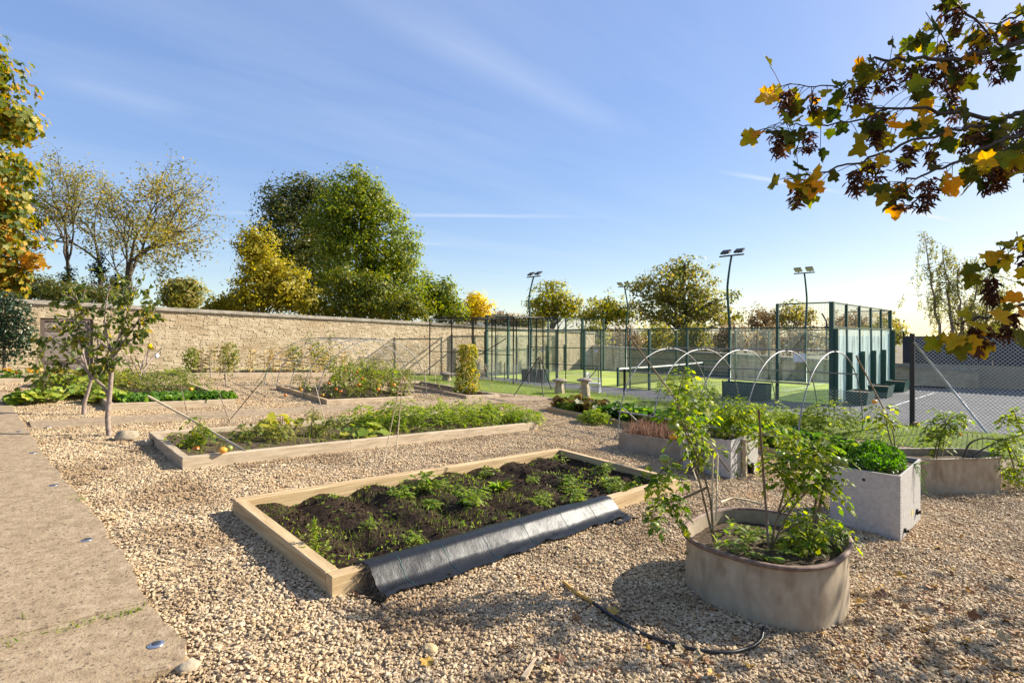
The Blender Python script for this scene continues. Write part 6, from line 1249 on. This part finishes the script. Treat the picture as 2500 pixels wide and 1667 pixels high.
for (pts, r, dd) in BR:
    q = np.array([AD(x, y, SD+dd) for x, y in pts]); t = np.linspace(0, len(q)-1, len(q)*4); s = np.stack([np.interp(t, range(len(q)), q[:, k]) for k in range(3)], -1); s[1:-1] += rng.normal(size=(len(s)-2, 3))*.008
    mb = MB(); mb.tube(s, np.linspace(r*.62, r*.2, len(s)), 7); mb.build('branch', M['twig'], syc, True)
    if pts[0][0] > 2500: joints.append(s[0])
    Lp = np.linalg.norm(np.diff(s, axis=0), axis=1).sum(); n = int(Lp*30)
    for k in range(n): f = rng.random()**.85; leafpos.append(np.array([np.interp(f*(len(s)-1), range(len(s)), s[:, a]) for a in range(3)]))
    for k in range(int(Lp*9.0)): f = .1+.9*rng.random(); seedpos.append(np.array([np.interp(f*(len(s)-1), range(len(s)), s[:, a]) for a in range(3)]))
for j_ in joints:
    a = trunk+np.array((0, 0, 3.0+rng.random()*1.2)); mid = (a+j_)/2+np.array((0, 0, .25)); mb = MB(); mb.tube([a, mid, j_], [.07, .045, .028], 7); mb.build('branch', M['bark'], syc, True)
def shared(prim, mat, nm, k=5):
    out = []
    for i in range(k):
        pv, pf = PRIM[prim]; v = pv.copy(); v[:, 2] += .16*np.sin(v[:, 0]*3+i)*v[:, 0]+(.25+.2*rng.normal())*v[:, 1]**2+.08*rng.normal(size=len(v))*np.abs(v[:, 1]); v[:, 1] *= .85+.12*rng.random(); v[:, 1] -= 0
        me = bpy.data.meshes.new(nm); me.from_pydata(v.tolist(), [], [list(map(int, f)) for f in pf[0]]); me.materials.append(mat); out.append(me)
    return out
from mathutils import Matrix, Vector, Euler
LM = []
for i, cs in enumerate(([(.025, .04, .006), (.05, .07, .008)], [(.05, .075, .008), (.09, .115, .01)], [(.10, .13, .01), (.19, .2, .012)], [(.24, .21, .012), (.40, .31, .015)], [(.42, .3, .012), (.5, .29, .015)])):
    m_, t = nodes('syc_leaf'); g = N(t, 'ShaderNodeNewGeometry'); oi = N(t, 'ShaderNodeObjectInfo'); nz_ = N(t, 'ShaderNodeTexNoise', {0: g.outputs['Position'], 'Scale': 22., 'Detail': 4})
    f_ = N(t, 'ShaderNodeMath', {0: nz_.outputs[0], 1: oi.outputs['Random']}, operation='ADD'); c = ramp(t, f_.outputs[0], [cs[0], cs[1], tuple(np.array(cs[1])*np.array((1.25, .9, .8)))], [.4, 1.0, 1.5 if False else 1.0][:3] if False else [.35, .8, 1.0])
    p_ = N(t, 'ShaderNodeBsdfPrincipled', {'Base Color': c, 'Roughness': .65, 'Specular IOR Level': .2}); h_ = N(t, 'ShaderNodeHueSaturation', {'Color': c, 'Value': 1.5, 'Saturation': 1.1}); tr_ = N(t, 'ShaderNodeBsdfTranslucent', {'Color': h_.outputs[0]})
    mx_ = N(t, 'ShaderNodeMixShader', {0: .45, 1: p_.outputs[0], 2: tr_.outputs[0]}); N(t, 'ShaderNodeOutputMaterial', {0: mx_.outputs[0]}); LM.append(shared('lobed', m_, 'leaf', 3))
weights = np.array((.34, .26, .18, .14, .08)); petb = MB()
leafpos = [leafpos[i] for i in rng.permutation(len(leafpos))]
extra_pos = leafpos[298:298]; leafpos = leafpos[:298]
for k, p0 in enumerate(leafpos):
    px, py, _ = PJ(p0); w = weights.copy()
    if py > 380: w = np.array((.12, .2, .22, .28, .18))
    ci = rng.choice(5, p=w/w.sum()); d = unit(np.array((*(-RT*.35), -.35))+rng.normal(size=3)*.55); L = .05+.11*rng.random(); q = p0+d*L; petb.tube([p0, p0+d*L*.5+np.array((0, 0, .01)), q], .0022, 3, False)
    ax = unit(d+np.array((0, 0, -.5))+rng.normal(size=3)*.35); nr = unit(np.array((*(-FW*.75), .4))+rng.normal(size=3)*.5); bb = unit(np.cross(nr, ax)); cc_ = np.cross(ax, bb); sz = .07+.055*rng.random()
    o = bpy.data.objects.new('leaf', LM[ci][k % 3]); col.objects.link(o); o.parent = syc; m4 = Matrix([[*(np.stack([ax, bb, cc_], -1)[r]), q[r]-(trunk[r] if r < 2 else tz)] for r in range(3)]+[[0, 0, 0, 1]]); lo, ro, sc = m4.decompose(); o.location = lo; o.rotation_mode = 'QUATERNION'; o.rotation_quaternion = ro; o.scale = (sz, sz, sz)
k = len(extra_pos); print('extra leaves', k)
if k: foliage([leaves('lobed', np.array(extra_pos)+rng.normal(size=(k, 3))*.06, unit(np.array((*(-RT*.35), -.85)))+rng.normal(size=(k, 3))*.5, np.array((*(-FW*.55), .5))+rng.normal(size=(k, 3))*.55, .075+.055*rng.random(k))], M['l_syc'], syc, 'spray')
petb.build('petioles', M['twig'], syc)['kind'] = 'stuff'
# bunches of winged seeds
SB = []
for i in range(4):
    V, F = [], []; n = 0
    for q in range(26):
        c = np.array((rng.normal()*.016, rng.normal()*.016, -.12*rng.random()))
        for s in (-1, 1):
            v, f = leaves('long', [c], np.array((s*.8+rng.normal()*.4, rng.normal()*.6, -.55)), rdir(1), .042); V.append(v); F.append(f[0]+n); n += len(v)
    me = bpy.data.meshes.new('seed_bunch'); me.from_pydata(np.concatenate(V).tolist(), [], np.concatenate(F).tolist()); me.materials.append(M['samara']); SB.append(me)
for k, p0 in enumerate([seedpos[i] for i in rng.permutation(len(seedpos))][:120]): share('seed_bunch', SB[k % 4], p0+np.array((0, 0, -.03)), syc, (rng.normal()*.15, rng.normal()*.15, rng.random()*6.28), (1, 1, 1+.4*rng.random()))
# the rest of its crown, beyond the right edge
pos = []; cl = []
while len(cl) < 62:
    X = 5.5+8.5*rng.random(); Dd = 3.4+7.0*rng.random(); z = 2.8+5.4*rng.random(); p = CW(X, Dd, z)
    if ((X-9.8)/4.2)**2+((Dd-6.9)/3.5)**2+((z-5.3)/2.8)**2 > 1: continue
    px, py, _ = PJ(p)
    if px < 2500+520: continue
    cl.append(p); pos.append(p+rng.normal(size=(15, 3))*.5)
pos = np.concatenate(pos); px, py, _ = PJ(pos); pos = pos[px > 2560]; k = len(pos); o = foliage([leaves('lobed', pos, rdir(k, -.4), rdir(k, .6), .17)], M['l_syc'], syc, 'crown')
mb = MB(); cl = np.array(cl)
for c in cl[::2]: s = trunk+np.array((0, 0, np.clip(c[2]-1.2, 2.5, 7))); mb.tube([s, (s+c)/2+np.array((0, 0, .2)), c], [.05, .03, .008], 5, False)
mb.build('branch', M['bark'], syc, True)

# ---------------------------------------------------------------- fallen leaves
FM = shared('lobed', M['l_dead'], 'fallen_leaf', 4)
fm2 = []
for i, c in enumerate(((.45, .33, .16), (.32, .16, .06), (.5, .3, .05), (.22, .10, .045))):
    m_ = pm('dead_leaf', [tuple(v*.7 for v in c), c], 40, .75); fm2.append(shared('lobed', m_, 'fallen_leaf', 2))
spots = [(2190, 1405), (2320, 1385), (2340, 1400), (2270, 1432), (2290, 1470), (2250, 1455), (2305, 1490), (2380, 1500), (2410, 1490), (2260, 1560), (2440, 1560), (2130, 1540), (2130, 1600), (2490, 1520), (2210, 1625), (2370, 1650), (2060, 1660), (465, 1570), (445, 1575), (1040, 1625), (1440, 1275), (1565, 1560), (1660, 1590), (1640, 1620), (1380, 1610), (875, 1450), (1395, 1335), (1470, 1255), (1240, 1590), (1100, 1400), (1420, 1510), (1495, 1500), (1250, 1660), (1700, 1605), (2480, 1590), (2450, 1620), (2160, 1470), (2240, 1330), (2350, 1310), (2300, 1340)]
for k in range(70): spots.append((2080+420*rng.random(), 1330+330*rng.random()**.8))
for k in range(22): spots.append((1250+600*rng.random(), 1560+100*rng.random()))
rnds = rng.random(len(spots))
for k, (px, py) in enumerate(spots):
    p = P(px, py, .035); s = .07+.07*rnds[k] if k < 40 else .04+.07*rnds[k]
    o = share('fallen_leaf', fm2[int(rng.choice(4, p=(.4, .25, .15, .2)))][k % 2], p, None, (rng.normal()*.3, rng.normal()*.3, rng.random()*6.28), (s, s, s*1.2)); tag(o, 'dry fallen sycamore leaf lying on the gravel', 'leaf', 'fallen leaves on the gravel')
pos = []
for k in range(1300):
    r = rng.random()
    if r < .8: p = P(2000+500*rng.random(), 1180+480*rng.random(), .03)
    elif r < .9: p = P(60+400*rng.random(), 1010+200*rng.random(), .03)
    else: p = P(1200+800*rng.random(), 1300+360*rng.random(), .03)
    if not any(a < p[0] < b_ and c < p[1] < d_ for a, b_, c, d_ in BED): pos.append(p)
n = len(pos); o = foliage([leaves('oval', pos, rdir(n, 0)*np.array((1, 1, .2)), np.array((0, 0, 1))+rng.normal(size=(n, 3))*.3, .035+.035*rng.random(n))], M['l_dead'], None, 'leaf_litter'); tag(o, 'small dry leaf litter scattered over the gravel')
